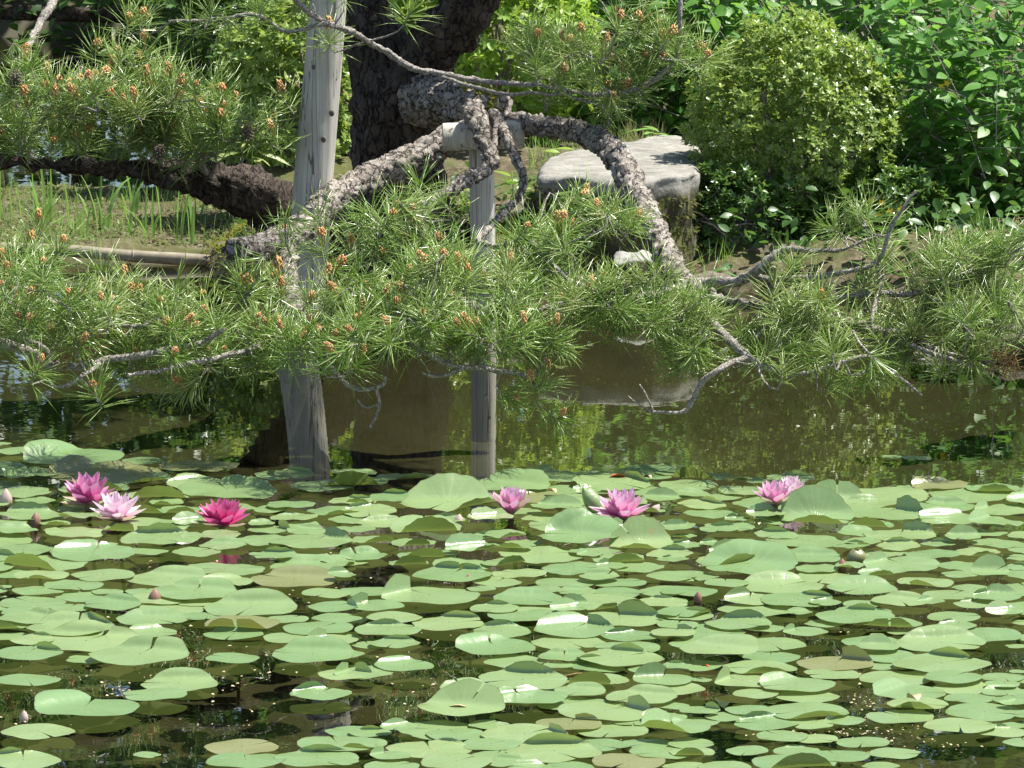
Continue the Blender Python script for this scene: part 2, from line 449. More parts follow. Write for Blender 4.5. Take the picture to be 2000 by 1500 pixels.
# ================================================================ ground, pond, water
SX = np.array([-9, -1.75, -.98, -.86, -.6, -.2, .1, .55, .9, 1.2, 1.5, 2.0, 9])
SY = np.array([18.6, 18.62, 18.66, 18.1, 17.9, 17.75, 17.78, 17.98, 17.9, 17.8, 17.65, 17.4, 16.5])
def shore(X): return np.interp(X, SX, SY)
def vnoise(X, Y, s, seed=0.0):
    X = np.asarray(X, float); Y = np.asarray(Y, float)
    return np.array([noise.noise(Vector((x * s + seed, y * s - seed, seed))) for x, y in zip(X.ravel(), Y.ravel())]).reshape(X.shape)
def height(X, Y, rough=True):
    X = np.asarray(X, float); Y = np.asarray(Y, float)
    d = Y - shore(X) + (0.04 * vnoise(X, Y, 6, 3.1) if rough else 0)
    bed = -0.04 - 0.26 * smoothstep(0, 1.1, -d) - 0.12 * smoothstep(1.5, 6, -d)
    left = smoothstep(-.78, -.95, X)
    hi = .075 * smoothstep(0, .10, d) + .06 * smoothstep(.1, .35, d) + np.where(X > .5, .045, .10) * np.clip(d - .1, 0, 40)
    hi = np.minimum(hi, .75 + .05 * np.clip(d - 5, 0, 500))
    lo = .05 * smoothstep(0, .05, d)
    chan = smoothstep(20.35, 20.6, Y) * (1 - smoothstep(26.6, 26.9, Y))
    lo = lo * (1 - chan) - .25 * chan + smoothstep(26.6, 26.9, Y) * .10 + .10 * np.clip(Y - 26.9, 0, 30)
    land = left * lo + (1 - left) * hi
    z = np.where(d < 0, bed, land)
    if rough: z = z + np.where(z > 0, .018, .012) * vnoise(X, Y, 9, 1.7) + np.where(z > 0, .01, 0) * vnoise(X, Y, 30, 5.2)
    # the near bank on which the photographer stands
    near = smoothstep(3.2, 2.4, Y)
    return z * (1 - near) + near * .7
gx = np.unique(np.concatenate([np.linspace(-300, -12, 8), np.linspace(-12, -2.2, 16), np.linspace(-2.2, 2.2, 111), np.linspace(2.2, 12, 16), np.linspace(12, 300, 8)]))
gy = np.unique(np.concatenate([np.linspace(-150, 2, 12), np.linspace(2, 10, 12), np.linspace(10, 16.5, 60), np.linspace(16.5, 21, 120), np.linspace(21, 28, 60), np.linspace(28, 60, 12), np.linspace(60, 400, 8)]))
GX, GY = np.meshgrid(gx, gy); GZ = height(GX, GY)
nxg, nyg = len(gx), len(gy)
idx = np.arange(nxg * nyg).reshape(nyg, nxg)
GF = np.stack([idx[:-1, :-1], idx[:-1, 1:], idx[1:, 1:], idx[1:, :-1]], -1).reshape(-1, 4)
GV = np.stack([GX, GY, GZ], -1).reshape(-1, 3)
fz = GV[GF][:, :, 2].mean(1)
tag(link('ground', make_mesh('ground', GV, GF, [M['ground'], M['bed']], fmat=(fz < -.015).astype(int))), kind='structure')
wv = [(-40, 2.0, 0), (40, 2.0, 0), (40, 27.2, 0), (-40, 27.2, 0)]
tag(link('water', make_mesh('water', wv, [(0, 1, 2, 3)], M['water'], False)), kind='structure')
def gz(x, y): return float(height(np.array([x]), np.array([y]), False)[0])

# ================================================================ boulders
def boulder(name, c, dims, label, mat, seed, flat=.0, amp=.16, parts=None, sub=44, cat='boulder', top_rough=.25, group=None):
    """a stone: superellipsoid lump with a flattened, broken top"""
    V, F = [], []
    nu, nv = sub, sub // 2
    for j in range(nv + 1):
        ph = -math.pi / 2 + math.pi * j / nv
        for i in range(nu):
            th = 2 * math.pi * i / nu
            def pw(x, e): return math.copysign(abs(x) ** e, x)
            e1, e2 = (.45, .55)
            p = Vector((pw(math.cos(ph), e1) * pw(math.cos(th), e2), pw(math.cos(ph), e1) * pw(math.sin(th), e2), pw(math.sin(ph), e1)))
            q = p * 1.7 + Vector((seed * 3.7, seed, -seed))
            nn = noise.fractal(q * 1.2, 1.0, 2.0, 5)
            k = 1 + amp * nn
            if p.z > .9 and flat: k = 1 + amp * nn * top_rough
            p = Vector((p.x * (1 + amp * nn), p.y * (1 + amp * nn), p.z * k))
            v = Vector((p.x * dims[0], p.y * dims[1], p.z * dims[2]))
            V.append((v.x, v.y, v.z))
    for j in range(nv):
        for i in range(nu):
            a, b = j * nu + i, j * nu + (i + 1) % nu
            F.append((a, b, b + nu, a + nu))
    o = link(name, make_mesh(name, V, F, mat), None, c)
    return tag(o, label, cat, group)
def slab(name, label):
    """the flat boulder: an outline seen from above, a broken sunlit top and a steep rough front"""
    zt = .355
    top = [(1052, 338), (1062, 312), (1090, 296), (1130, 290), (1172, 296), (1205, 284), (1240, 272), (1300, 262), (1345, 270), (1362, 300), (1358, 335), (1320, 346), (1250, 350), (1180, 348), (1110, 346)]
    out = [G(x, y, zt) for x, y in top]
    c = sum(out, Vector()) / len(out); c.z = 0
    t = catmull([(v, 0) for v in out + out[:1]], .02); ring = [v for v, _ in t[:-1]]
    V, F = [], []; m = len(ring)
    prof = [(0.02, zt), (.35, zt), (.6, zt), (.8, zt), (.93, zt), (.985, zt - .004), (1.0, zt - .014), (1.01, zt - .035), (1.0, zt - .06), (.99, zt - .10), (1.0, zt - .15), (1.015, zt - .20), (1.03, zt - .26), (1.05, zt - .32), (1.06, zt - .40), (1.05, zt - .50)]
    for k, z in prof:
        for v in ring:
            q = Vector((c.x + (v.x - c.x) * k, c.y + (v.y - c.y) * k, z))
            nn = noise.fractal(q * 9, 1.0, 2.0, 6); side = 1 if z < zt - .01 else 0
            d = (v - c); d.z = 0; d.normalize()
            st = (.035 * noise.noise(Vector((q.x * 5, q.y * 5, q.z * 14))) + .016 * noise.noise(Vector((q.x * 24, q.y * 24, q.z * 4)))) if side else 0
            q += d * (side * .022 * nn + st) + Vector((0, 0, (.006 if not side else .004) * nn + .006 * noise.noise(q * 7)))
            V.append(tuple(q - c))
    for j in range(len(prof) - 1):
        for i in range(m):
            a, b = j * m + i, j * m + (i + 1) % m
            F.append((a, b, b + m, a + m))
    F.append(tuple(range(m))[::-1])
    o = link(name, make_mesh(name, V, F, M['rock']), None, c)
    tag(o, label, 'boulder')
    # cushions of moss on the steep front
    me = o.data; pts = []
    rs = np.random.default_rng(3)
    polys = [p for p in me.polygons if len(p.vertices) == 4 and p.normal.z < .5 and p.normal.y < .3]
    for p in polys:
        q = p.center
        if q.z > zt - .055 + .04 * noise.noise(Vector(q) * 15) or noise.noise(Vector(q) * 8) < -.3: continue
        for _ in range(7): pts.append((np.array(q) + rs.normal(size=3) * .008, np.array(p.normal)))
    T = np.array([a for a, b in pts]); Nn = np.array([b for a, b in pts])
    Y = Nn + rs.normal(size=Nn.shape) * .6 + np.array([0, 0, -.3]); Z = np.array([0, -.3, 1.]) + rs.normal(size=Nn.shape) * .5
    B = np.array([(0, 0, 0), (-.25, .5, 0), (.25, .5, 0), (0, 1, -.1)]), np.array([(0, 2, 1), (1, 2, 3)])
    V, F, r = spread(B, basis(Y, Z), T, rs.uniform(.010, .022, len(T)))
    g = link('moss_cover', make_mesh('moss_cover', V, F, M['moss_dark'], rnd=r), o); g['kind'] = 'stuff'
    return o
slab('boulder', 'big pale boulder with a sunlit flat top behind the arching pine limb')
boulder('boulder.001', P(1012, 470, 18.25), (.07, .12, .12), 'small mossy boulder between the thin prop post and the pale flat boulder', M['rock_dark'], 4.1, sub=40)
boulder('boulder.002', P(1500, 535, 18.25), (.11, .13, .12), 'dark boulder in the shade beneath the rounded azalea bush', M['rock_dark'], 5.3, sub=48)
boulder('boulder.003', P(1240, 540, 17.85), (.07, .08, .07), 'grey stone at the waterline under the arching pine limb', M['rock_grey'], 6.2, sub=40, cat='stone')
boulder('boulder.004', P(1380, 575, 17.7), (.09, .09, .06), 'dark stone at the waterline beneath the azalea bush', M['rock_dark'], 7.7, sub=40, cat='stone')
boulder('boulder.005', P(1840, 712, 16.6), (.10, .08, .045), 'pale low stone in the water behind the pine twigs', M['rock'], 8.4, 1, sub=40, cat='stone')
boulder('boulder.006', P(1985, 690, 16.75), (.10, .12, .09), 'mossy yellow green stone on the shore beyond the pine needles', M['rock_dark'], 9.4, sub=40, cat='stone')
boulder('boulder.007', P(880, 600, 17.8), (.10, .1, .08), 'dark stone behind the thin prop post at the trunk foot', M['rock_dark'], 3.4, sub=40, cat='stone')

# ================================================================ wooden pine props
def post_mesh(path, seg=28):
    def disp(q, r):
        a = noise.noise(Vector((q.x * 40, q.y * 40, q.z * 3))) * .05 * r
        g = noise.noise(Vector((q.x * 190, q.y * 190, q.z * 2.5)))
        return a + (-.05 * r if g > .42 else 0)
    V, F = tube(catmull(path, .02), seg, disp)
    return V, F
def knot_on(parent, px, py, Y, r, tall=1.3):
    V, F = tube([(Vector((0, 0, 0)), r), (Vector((0, -.0025, 0)), r * .95), (Vector((0, -.005, 0)), r * .62), (Vector((0, -.004, 0)), r * .3)], 14)
    V = [(x, y, z * tall) for x, y, z in V]
    return link('knot', make_mesh('knot', V, F, M['knot']), parent, P(px, py, Y) - Vector(parent.location))
base = G(578, 693, -.3)
pr = empty('pine_prop', (base.x, 16.55, -.3), 'thick grey weathered post leaning beside the dark pine trunk', 'post', 'wooden posts propping up the pine')
rel = lambda v, o: v - Vector(o.location)
YP = 16.55
path = [(rel(Vector((base.x - .02, YP, -.3)), pr), .060), (rel(P(582, 680, YP), pr), .059), (rel(P(611, 370, YP), pr), .056), (rel(P(636, 60, YP), pr), .053), (rel(P(660, -260, YP), pr), .05)]
V, F = post_mesh(path)
link('post', make_mesh('post', V, F, M['wood']), pr)
for kx, ky, r in ((612, 131, .0055), (648, 221, .0075), (632, 272, .0075), (598, 470, .006)):
    knot_on(pr, kx, ky, YP - .054, r)

b2 = G(943, 683, 0)
YT = b2.y
p2 = empty('pine_prop', (b2.x, YT, -.3), 'thin T shaped prop with a short round crossbeam under the pine limbs', 'post', 'wooden posts propping up the pine')
path = [(rel(P(946, 860, YT), p2), .037), (rel(P(945, 680, YT), p2), .0365), (rel(P(943, 440, YT), p2), .036), (rel(P(940, 285, YT), p2), .035), (rel(P(940, 262, YT), p2), .034)]
V, F = post_mesh(path)
link('post', make_mesh('post', V, F, M['wood']), p2)
knot_on(p2, 956, 556, YT - .036, .004); knot_on(p2, 950, 600, YT - .036, .003)
ca, cb = P(866, 268, YT - .045), P(1022, 262, YT - .035)
V, F = tube([(rel(ca.lerp(cb, t), p2), .040 + .001 * math.sin(9 * t)) for t in np.linspace(0, 1, 14)], 24, lambda q, r: noise.noise(q * 30) * .002, cap=False)
mV = np.array(V)
beam = link('crossbeam', make_mesh('crossbeam', V, F, M['wood']), p2)
for cc, nx in ((ca, -1), (cb, 1)):
    e = (cb - ca).normalized() * nx
    V, F = tube([(rel(cc, p2), .0405), (rel(cc + e * .002, p2), .037), (rel(cc + e * .003, p2), .02)], 24)
    link('cut_end', make_mesh('cut_end', V, F, M['cut_wood']), beam)

# ================================================================ the old pine
pine = empty('pine_tree', (P(785, 600, 17.75).x, 17.75, .1), 'old dark trunked pine spreading propped limbs and long needles over the pond', 'tree')
PO = Vector(pine.location)
NODES = []                                                   # points on the skeleton (x,y,z,r) that twigs grow from
def bark_disp(freq, amp):
    def d(q, r):
        w = Vector((noise.noise(q * freq * .7), noise.noise(q * freq * .7 + Vector((3, 7, 1))), noise.noise(q * freq * .7 + Vector((8, 2, 5)))))
        dist, _ = noise.voronoi(q * freq + w * 1.1)
        edge = min(1.0, (dist[1] - dist[0]) * 3.2)
        cell = noise.cell(_[0] * 57.3)
        return amp * (edge - .5) + amp * .7 * edge * cell + .25 * amp * noise.noise(q * freq * 2.5) + r * .16 * noise.noise(q * 9) + r * .10 * noise.noise(q * 21)
    return d
def limb(name, pts, mat='bark_limb', seg=None, nodes=True, freq=None, step=None, px=True, label=None, wob=0.0, cap_ends=True):
    path = []
    for p in pts:
        v = P(p[0], p[1], p[2]) if px else Vector(p[:3])
        path.append((v, p[3] * mpp(p[2]) if px else p[3]))
    rmax = max(r for _, r in path)
    step = step or max(.006, rmax * .18)
    if mat == 'bark_limb': path = [(v, r * .88) for v, r in path]
    path = catmull(path, step)
    if wob:
        path = [(v + Vector((noise.noise(v * 14), noise.noise(v * 14 + Vector((5, 5, 5))), noise.noise(v * 14 + Vector((9, 1, 3))))) * wob, r) for v, r in path]
    if nodes:
        for i, (v, r) in enumerate(path):
            if i % max(1, int(.025 / step)) == 0: NODES.append((v.x, v.y, v.z, r))
    if seg is None: seg = 72 if rmax > .08 else 44 if rmax > .03 else 20 if rmax > .012 else 8
    disp = None
    if rmax > .012:
        f = freq or (26 if rmax > .08 else 36 if rmax > .03 else 70)
        disp = bark_disp(f, .016 if rmax > .08 else .009 if rmax > .03 else .003)
    else:
        disp = lambda q, r: r * .35 * noise.noise(q * 160)
    path = [(v - PO, r) for v, r in path]
    if disp:
        d0 = disp; disp2 = lambda q, r: d0(q + PO, r)
    V, F = tube(path, seg, disp2)
    o = link(name, make_mesh(name, V, F, M[mat]), pine)
    if label: o['label'] = label
    return o
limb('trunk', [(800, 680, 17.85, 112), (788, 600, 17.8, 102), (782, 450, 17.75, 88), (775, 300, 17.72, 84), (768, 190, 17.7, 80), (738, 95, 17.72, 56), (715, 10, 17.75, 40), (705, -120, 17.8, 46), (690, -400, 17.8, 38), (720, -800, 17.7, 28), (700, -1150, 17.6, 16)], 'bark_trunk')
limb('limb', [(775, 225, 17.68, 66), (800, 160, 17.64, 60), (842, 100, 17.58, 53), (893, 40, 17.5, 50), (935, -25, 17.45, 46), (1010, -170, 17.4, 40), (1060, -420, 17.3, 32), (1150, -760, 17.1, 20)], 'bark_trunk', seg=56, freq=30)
limb('limb', [(772, 214, 17.88, 78), (798, 205, 17.76, 70), (828, 197, 17.57, 54), (855, 194, 17.33, 43), (905, 203, 17.05, 37), (945, 212, 16.9, 37), (972, 216, 16.8, 36)], 'bark_limb')
limb('limb', [(945, 235, 16.86, 30), (905, 262, 16.84, 30), (850, 287, 16.8, 31), (780, 322, 16.72, 31), (700, 355, 16.62, 29), (645, 392, 16.45, 31), (600, 435, 16.25, 29), (555, 468, 16.0, 30), (510, 484, 15.8, 30), (462, 487, 15.65, 29)], 'bark_limb')
limb('limb', [(560, 470, 15.95, 22), (560, 520, 15.75, 22), (562, 570, 15.5, 22), (588, 622, 15.1, 19), (635, 655, 14.75, 15), (700, 668, 14.55, 13), (760, 640, 14.45, 11), (832, 610, 14.4, 9)], 'bark_limb')
limb('limb', [(950, 236, 16.9, 24), (1000, 240, 16.8, 22), (1060, 247, 16.6, 22), (1130, 258, 16.45, 23), (1180, 282, 16.3, 27), (1215, 325, 16.1, 29), (1245, 385, 15.9, 27), (1275, 445, 15.6, 27), (1305, 505, 15.3, 25), (1342, 556, 15.0, 19), (1400, 585, 14.8, 12), (1500, 600, 14.7, 9), (1620, 622, 14.6, 9), (1750, 656, 14.6, 8), (1860, 692, 14.5, 6), (1965, 712, 14.5, 5)], 'bark_limb', label='arching limb of flaking sunlit bark that passes over the pale boulder')
limb('branch', [(925, 215, 16.75, 22), (933, 240, 16.57, 21), (946, 285, 16.5, 17), (957, 322, 16.45, 15), (940, 338, 16.4, 13), (890, 365, 16.2, 13), (832, 402, 16.0, 11), (822, 435, 15.8, 9), (824, 470, 15.5, 7)])
limb('branch', [(965, 226, 16.72, 15), (984, 258, 16.55, 12), (1005, 305, 16.45, 10), (1022, 345, 16.4, 10), (1016, 380, 16.35, 9), (995, 405, 16.3, 8), (962, 438, 16.1, 7), (930, 470, 15.7, 5)])
limb('branch', [(955, 318, 16.46, 9), (968, 280, 16.53, 10), (972, 238, 16.6, 12)])
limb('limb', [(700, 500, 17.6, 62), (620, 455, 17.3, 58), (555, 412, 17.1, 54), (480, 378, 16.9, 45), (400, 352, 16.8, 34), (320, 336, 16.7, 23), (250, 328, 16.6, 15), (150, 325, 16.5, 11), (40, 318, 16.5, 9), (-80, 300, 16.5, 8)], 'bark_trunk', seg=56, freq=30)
br = lambda pts, **k: limb('branch', pts, 'bark_twig', wob=.006, **k)
br([(470, -160, 16.5, 10), (560, -20, 16.2, 6), (620, 35, 16.2, 5), (690, 65, 16.3, 5.5), (745, 98, 16.4, 6), (800, 130, 16.4, 6), (870, 146, 16.4, 5), (960, 160, 16.4, 5), (1080, 172, 16.3, 4), (1180, 186, 16.3, 4), (1260, 165, 16.3, 5), (1320, 110, 16.3, 5), (1328, 20, 16.3, 5), (1322, -80, 16.3, 4)])
br([(640, 45, 16.2, 5), (560, 60, 16.2, 4), (500, 30, 16.2, 4), (420, 40, 16.2, 4), (330, 40, 16.2, 3)])
br([(1080, 172, 16.3, 4), (1150, 200, 16.3, 3), (1230, 215, 16.3, 2)])
br([(860, 150, 16.4, 4), (960, 178, 16.35, 4), (1060, 184, 16.3, 3), (1140, 180, 16.3, 2)])
br([(120, -40, 17.6, 9), (95, 20, 17.4, 8), (70, 60, 17.2, 6), (40, 120, 16.8, 5)])
br([(60, 320, 16.5, 8), (60, 270, 16.5, 6), (110, 200, 16.5, 5), (160, 130, 16.5, 4)])
br([(320, 336, 16.7, 8), (300, 290, 16.6, 6), (250, 230, 16.5, 5), (220, 160, 16.5, 4)])
br([(400, 345, 16.8, 8), (400, 300, 16.6, 6), (440, 260, 16.5, 4), (470, 230, 16.5, 3)])
br([(-200, 560, 15.2, 13), (-80, 640, 14.6, 12), (0, 668, 14.5, 11), (60, 690, 14.5, 10), (110, 714, 14.45, 9), (160, 714, 14.4, 8), (205, 706, 14.4, 8), (290, 690, 14.4, 7), (380, 672, 14.4, 6), (440, 640, 14.4, 5)])
br([(-60, 655, 14.7, 8), (30, 660, 14.6, 7), (85, 680, 14.5, 5), (105, 705, 14.4, 4)])
br([(200, 708, 14.4, 5), (150, 745, 14.3, 4), (110, 755, 14.3, 3), (85, 738, 14.3, 2)])
br([(-60, 520, 15.0, 9), (40, 560, 14.8, 7), (150, 610, 14.6, 6), (260, 640, 14.5, 5), (340, 610, 14.5, 4), (368, 640, 14.5, 3)])
br([(596, 630, 15.0, 10), (560, 655, 14.75, 8), (500, 680, 14.5, 6), (420, 700, 14.4, 5), (330, 720, 14.35, 4), (250, 735, 14.3, 3)])
br([(600, 640, 14.9, 8), (640, 625, 14.8, 7), (690, 640, 14.7, 6), (620, 670, 14.6, 4)])
br([(665, 665, 14.6, 8), (640, 700, 14.45, 6), (668, 745, 14.4, 5), (705, 760, 14.4, 5), (745, 752, 14.4, 4), (752, 735, 14.4, 3)])
br([(735, 755, 14.4, 4), (742, 790, 14.4, 3), (735, 815, 14.4, 3), (722, 840, 14.4, 2)])
br([(740, 790, 14.4, 3), (715, 795, 14.4, 2), (700, 780, 14.4, 2)])
br([(770, 640, 14.45, 8), (830, 690, 14.4, 6), (900, 715, 14.4, 5), (980, 722, 14.4, 5), (1020, 735, 14.4, 4), (1050, 760, 14.4, 3)])
br([(905, 716, 14.4, 5), (870, 732, 14.4, 4), (838, 733, 14.4, 4), (824, 726, 14.4, 3)])
br([(822, 470, 15.5, 6), (840, 540, 15.0, 6), (930, 600, 14.6, 5), (1010, 625, 14.5, 5), (1070, 600, 14.5, 5), (1130, 590, 14.5, 5), (1190, 592, 14.5, 4), (1260, 575, 14.6, 5), (1330, 560, 14.9, 6)])
br([(930, 470, 15.7, 5), (970, 480, 15.2, 5), (1030, 468, 14.9, 4), (1080, 520, 14.7, 4), (1130, 555, 14.6, 4), (1190, 580, 14.5, 3)])
br([(1330, 560, 15.1, 13), (1392, 553, 14.9, 11), (1440, 548, 14.85, 10), (1478, 528, 14.8, 9), (1505, 503, 14.8, 8), (1540, 487, 14.8, 7), (1580, 488, 14.8, 5), (1640, 490, 14.8, 4)])
br([(1470, 535, 14.85, 7), (1510, 545, 14.8, 7), (1580, 545, 14.75, 6), (1650, 532, 14.7, 5), (1710, 510, 14.7, 5), (1745, 440, 14.7, 4), (1788, 370, 14.7, 2)])
br([(1710, 510, 14.7, 4), (1720, 560, 14.7, 4), (1700, 620, 14.6, 4), (1712, 680, 14.6, 3)])
br([(1640, 490, 14.8, 3), (1690, 470, 14.8, 3), (1740, 455, 14.8, 2)])
br([(1345, 575, 15.0, 10), (1400, 640, 14.6, 9), (1455, 690, 14.5, 9), (1490, 715, 14.5, 8), (1530, 728, 14.5, 7), (1556, 738, 14.5, 6)], )
br([(1460, 692, 14.5, 6), (1410, 720, 14.4, 6), (1375, 745, 14.4, 6), (1350, 785, 14.4, 5), (1330, 803, 14.4, 4), (1290, 808, 14.4, 3), (1262, 806, 14.4, 2)])
br([(1275, 806, 14.4, 2), (1262, 775, 14.4, 2), (1250, 752, 14.4, 1.5)])
br([(1270, 806, 14.4, 2), (1240, 785, 14.4, 1.5), (1225, 772, 14.4, 1)])
br([(1535, 735, 14.5, 4), (1590, 728, 14.5, 4), (1640, 705, 14.5, 4), (1690, 698, 14.5, 5), (1715, 708, 14.5, 4), (1760, 740, 14.45, 3), (1800, 770, 14.4, 2)])
br([(1600, 620, 14.65, 6), (1660, 660, 14.6, 5), (1740, 665, 14.6, 5), (1820, 690, 14.5, 5), (1900, 715, 14.5, 4)])
br([(1560, 605, 14.7, 7), (1680, 575, 14.7, 6), (1800, 572, 14.7, 6), (1900, 540, 14.7, 5), (1985, 500, 14.7, 4), (2060, 480, 14.7, 4)])
br([(1800, 572, 14.7, 5), (1880, 610, 14.6, 4), (1960, 640, 14.6, 4), (2040, 670, 14.6, 3)])
br([(1475, 660, 14.55, 5), (1500, 640, 14.6, 4), (1540, 625, 14.6, 4), (1620, 640, 14.6, 3)])
# moss on the sawn stub over the crossbeam
rs = np.random.default_rng(8); a_, b_ = P(900, 203, 17.05), P(976, 218, 16.8)
T, Nn = [], []
for _ in range(1500):
    t = rs.random() ** .7; an = rs.uniform(-.4, 3.5); c = a_.lerp(b_, t); r_ = .052 * (1 if t < .97 else rs.random())
    n_ = np.array([-.25 * math.cos(an), -math.cos(an) * .9, math.sin(an)]); T.append(np.array(c - PO) + n_ * r_); Nn.append(n_)
    if noise.noise(c * 22 + Vector(n_) * 1.2) < -.05 - .3 * t: T.pop(); Nn.pop()
Nn = np.array(Nn); Y = Nn + rs.normal(size=Nn.shape) * .7; Z = np.array([0, -.3, 1.]) + rs.normal(size=Nn.shape) * .5
F3 = np.zeros((len(T), 3, 3)); Yn = Y / np.linalg.norm(Y, axis=1, keepdims=True); F3 = basis(Yn, Z)
V, F, r = spread((np.array([(0, 0, 0), (-.22, .5, 0), (.22, .5, 0), (0, 1, -.1)]), np.array([(0, 2, 1), (1, 2, 3)])), F3, T, rs.uniform(.010, .02, len(T)))
mc = link('moss_cover', make_mesh('moss_cover', V, F, M['moss'], rnd=r), pine); mc['kind'] = 'stuff'
# crown limbs above the picture, which shade the trunk and mirror in the pond
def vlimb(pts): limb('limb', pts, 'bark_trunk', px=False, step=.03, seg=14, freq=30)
C0 = P(700, -120, 17.8); C1 = P(690, -400, 17.8); C2 = P(1060, -420, 17.3); C3 = P(720, -800, 17.7)
vlimb([(*C0, .05), (-.9, 17.8, 1.25, .035), (-1.5, 17.8, 1.4, .02), (-2.1, 17.8, 1.45, .012)])
vlimb([(*C1, .05), (-.7, 17.7, 1.7, .03), (-1.2, 17.9, 1.75, .02), (-1.7, 18.0, 1.8, .012)])
vlimb([(*C1, .04), (-.3, 16.9, 1.7, .03), (-.2, 16.3, 1.8, .02), (-.3, 15.7, 1.85, .012)])
vlimb([(*C2, .04), (.35, 17.0, 1.6, .025), (.6, 16.5, 1.65, .018), (.7, 16.0, 1.6, .010)])
vlimb([(*C3, .04), (.1, 17.9, 2.3, .03), (.5, 18.1, 2.45, .02), (.9, 18.0, 2.5, .012)])
vlimb([(*C3, .04), (-.7, 18.0, 2.3, .03), (-1.2, 18.2, 2.5, .02), (-1.8, 18.0, 2.5, .012)])
# ================================================================ needles and pollen cones of the pine
def needle_tuft(seed, n=52, L=.102, lo=.35, hi=1.75, droop=.15):
    r = np.random.default_rng(seed); V, F = [], []
    for i in range(n):
        az = r.random() * 2 * math.pi
        t = r.random()
        pol = lo + (hi - lo) * (1 - t) ** .8
        base = np.array([0, 0, -.045 + .05 * t]) + np.array([math.cos(az), math.sin(az), 0]) * .003
        d = np.array([math.sin(pol) * math.cos(az), math.sin(pol) * math.sin(az), math.cos(pol)])
        ln = L * r.uniform(.72, 1.1)
        mid = base + d * ln * .5 + r.normal(size=3) * .002
        tip = base + d * ln + np.array([0, 0, -droop * ln * r.random()]) + r.normal(size=3) * .004
        s = np.cross(d, r.normal(size=3)); s /= np.linalg.norm(s); q = np.cross(d, s)
        w = .00118 * r.uniform(.85, 1.15); o = len(V)
        for c, ww in ((base, w * .8), (mid, w)):
            for a in (0, 2.094, 4.189): V.append(c + (s * math.cos(a) + q * math.sin(a)) * ww)
        V.append(tip)
        for k in range(3):
            k2 = (k + 1) % 3
            F += [(o + k, o + k2, o + 3 + k2), (o + k, o + 3 + k2, o + 3 + k), (o + 3 + k, o + 3 + k2, o + 6)]
    rr = np.repeat(r.random(n) * .45, 7)
    return np.array(V), np.array(F), rr
TUFTS = [needle_tuft(100 + i, 46) for i in range(5)] + [needle_tuft(110 + i, 40, .085, .5, 1.5, .5) for i in range(2)] + [needle_tuft(120 + i, 44, .10, .2, 1.1, .5) for i in range(2)]
TUFT_ME = [make_mesh('needle_tuft', V, F, M['needle'], rnd=r) for V, F, r in TUFTS]
TUFT_DRY = [make_mesh('needle_tuft', V, F, M['needle_dry'], rnd=r) for V, F, r in TUFTS]
OCT = (np.array([(1, 0, 0), (-1, 0, 0), (0, 1, 0), (0, -1, 0), (0, 0, 1), (0, 0, -1)], float), np.array([(0, 2, 4), (2, 1, 4), (1, 3, 4), (3, 0, 4), (2, 0, 5), (1, 2, 5), (3, 1, 5), (0, 3, 5)]))
def pollen_cone(seed, n=20, h=.034, r0=.0085, stalk=.05):
    r = np.random.default_rng(seed); V, F, R = [], [], []; o = 0
    for i in range(n):
        t = (i + .5) / n; a = i * 2.4 + r.random() * .4
        rad = r0 * (1.05 - .6 * t * t) * r.uniform(.85, 1.1)
        c = np.array([rad * math.cos(a), rad * math.sin(a), stalk + h * t])
        s = np.array([.0036, .0036, .0060]) * r.uniform(.8, 1.15)
        V.append(OCT[0] * s + c); F.append(OCT[1] + o); R.append(np.full(6, r.random())); o += 6
    tv, tf = tube([(Vector((0, 0, -.01)), .002), (Vector((0, 0, stalk)), .0018), (Vector((0, 0, stalk + h)), .003)], 5)
    V.append(np.array(tv)); F.append(tris(tf) + o); R.append(np.full(len(tv), .9))
    return np.concatenate(V), np.concatenate(F), np.concatenate(R)
CONES = [pollen_cone(s, n, h, r0, st) for s, n, h, r0, st in ((1, 24, .024, .0105, .028), (2, 18, .017, .0105, .018), (3, 28, .030, .0095, .030), (4, 14, .013, .009, .012), (5, 22, .022, .011, .008))]
CONE_ME = [make_mesh('pollen_cone', V, F, M['cone'], rnd=r) for V, F, r in CONES]

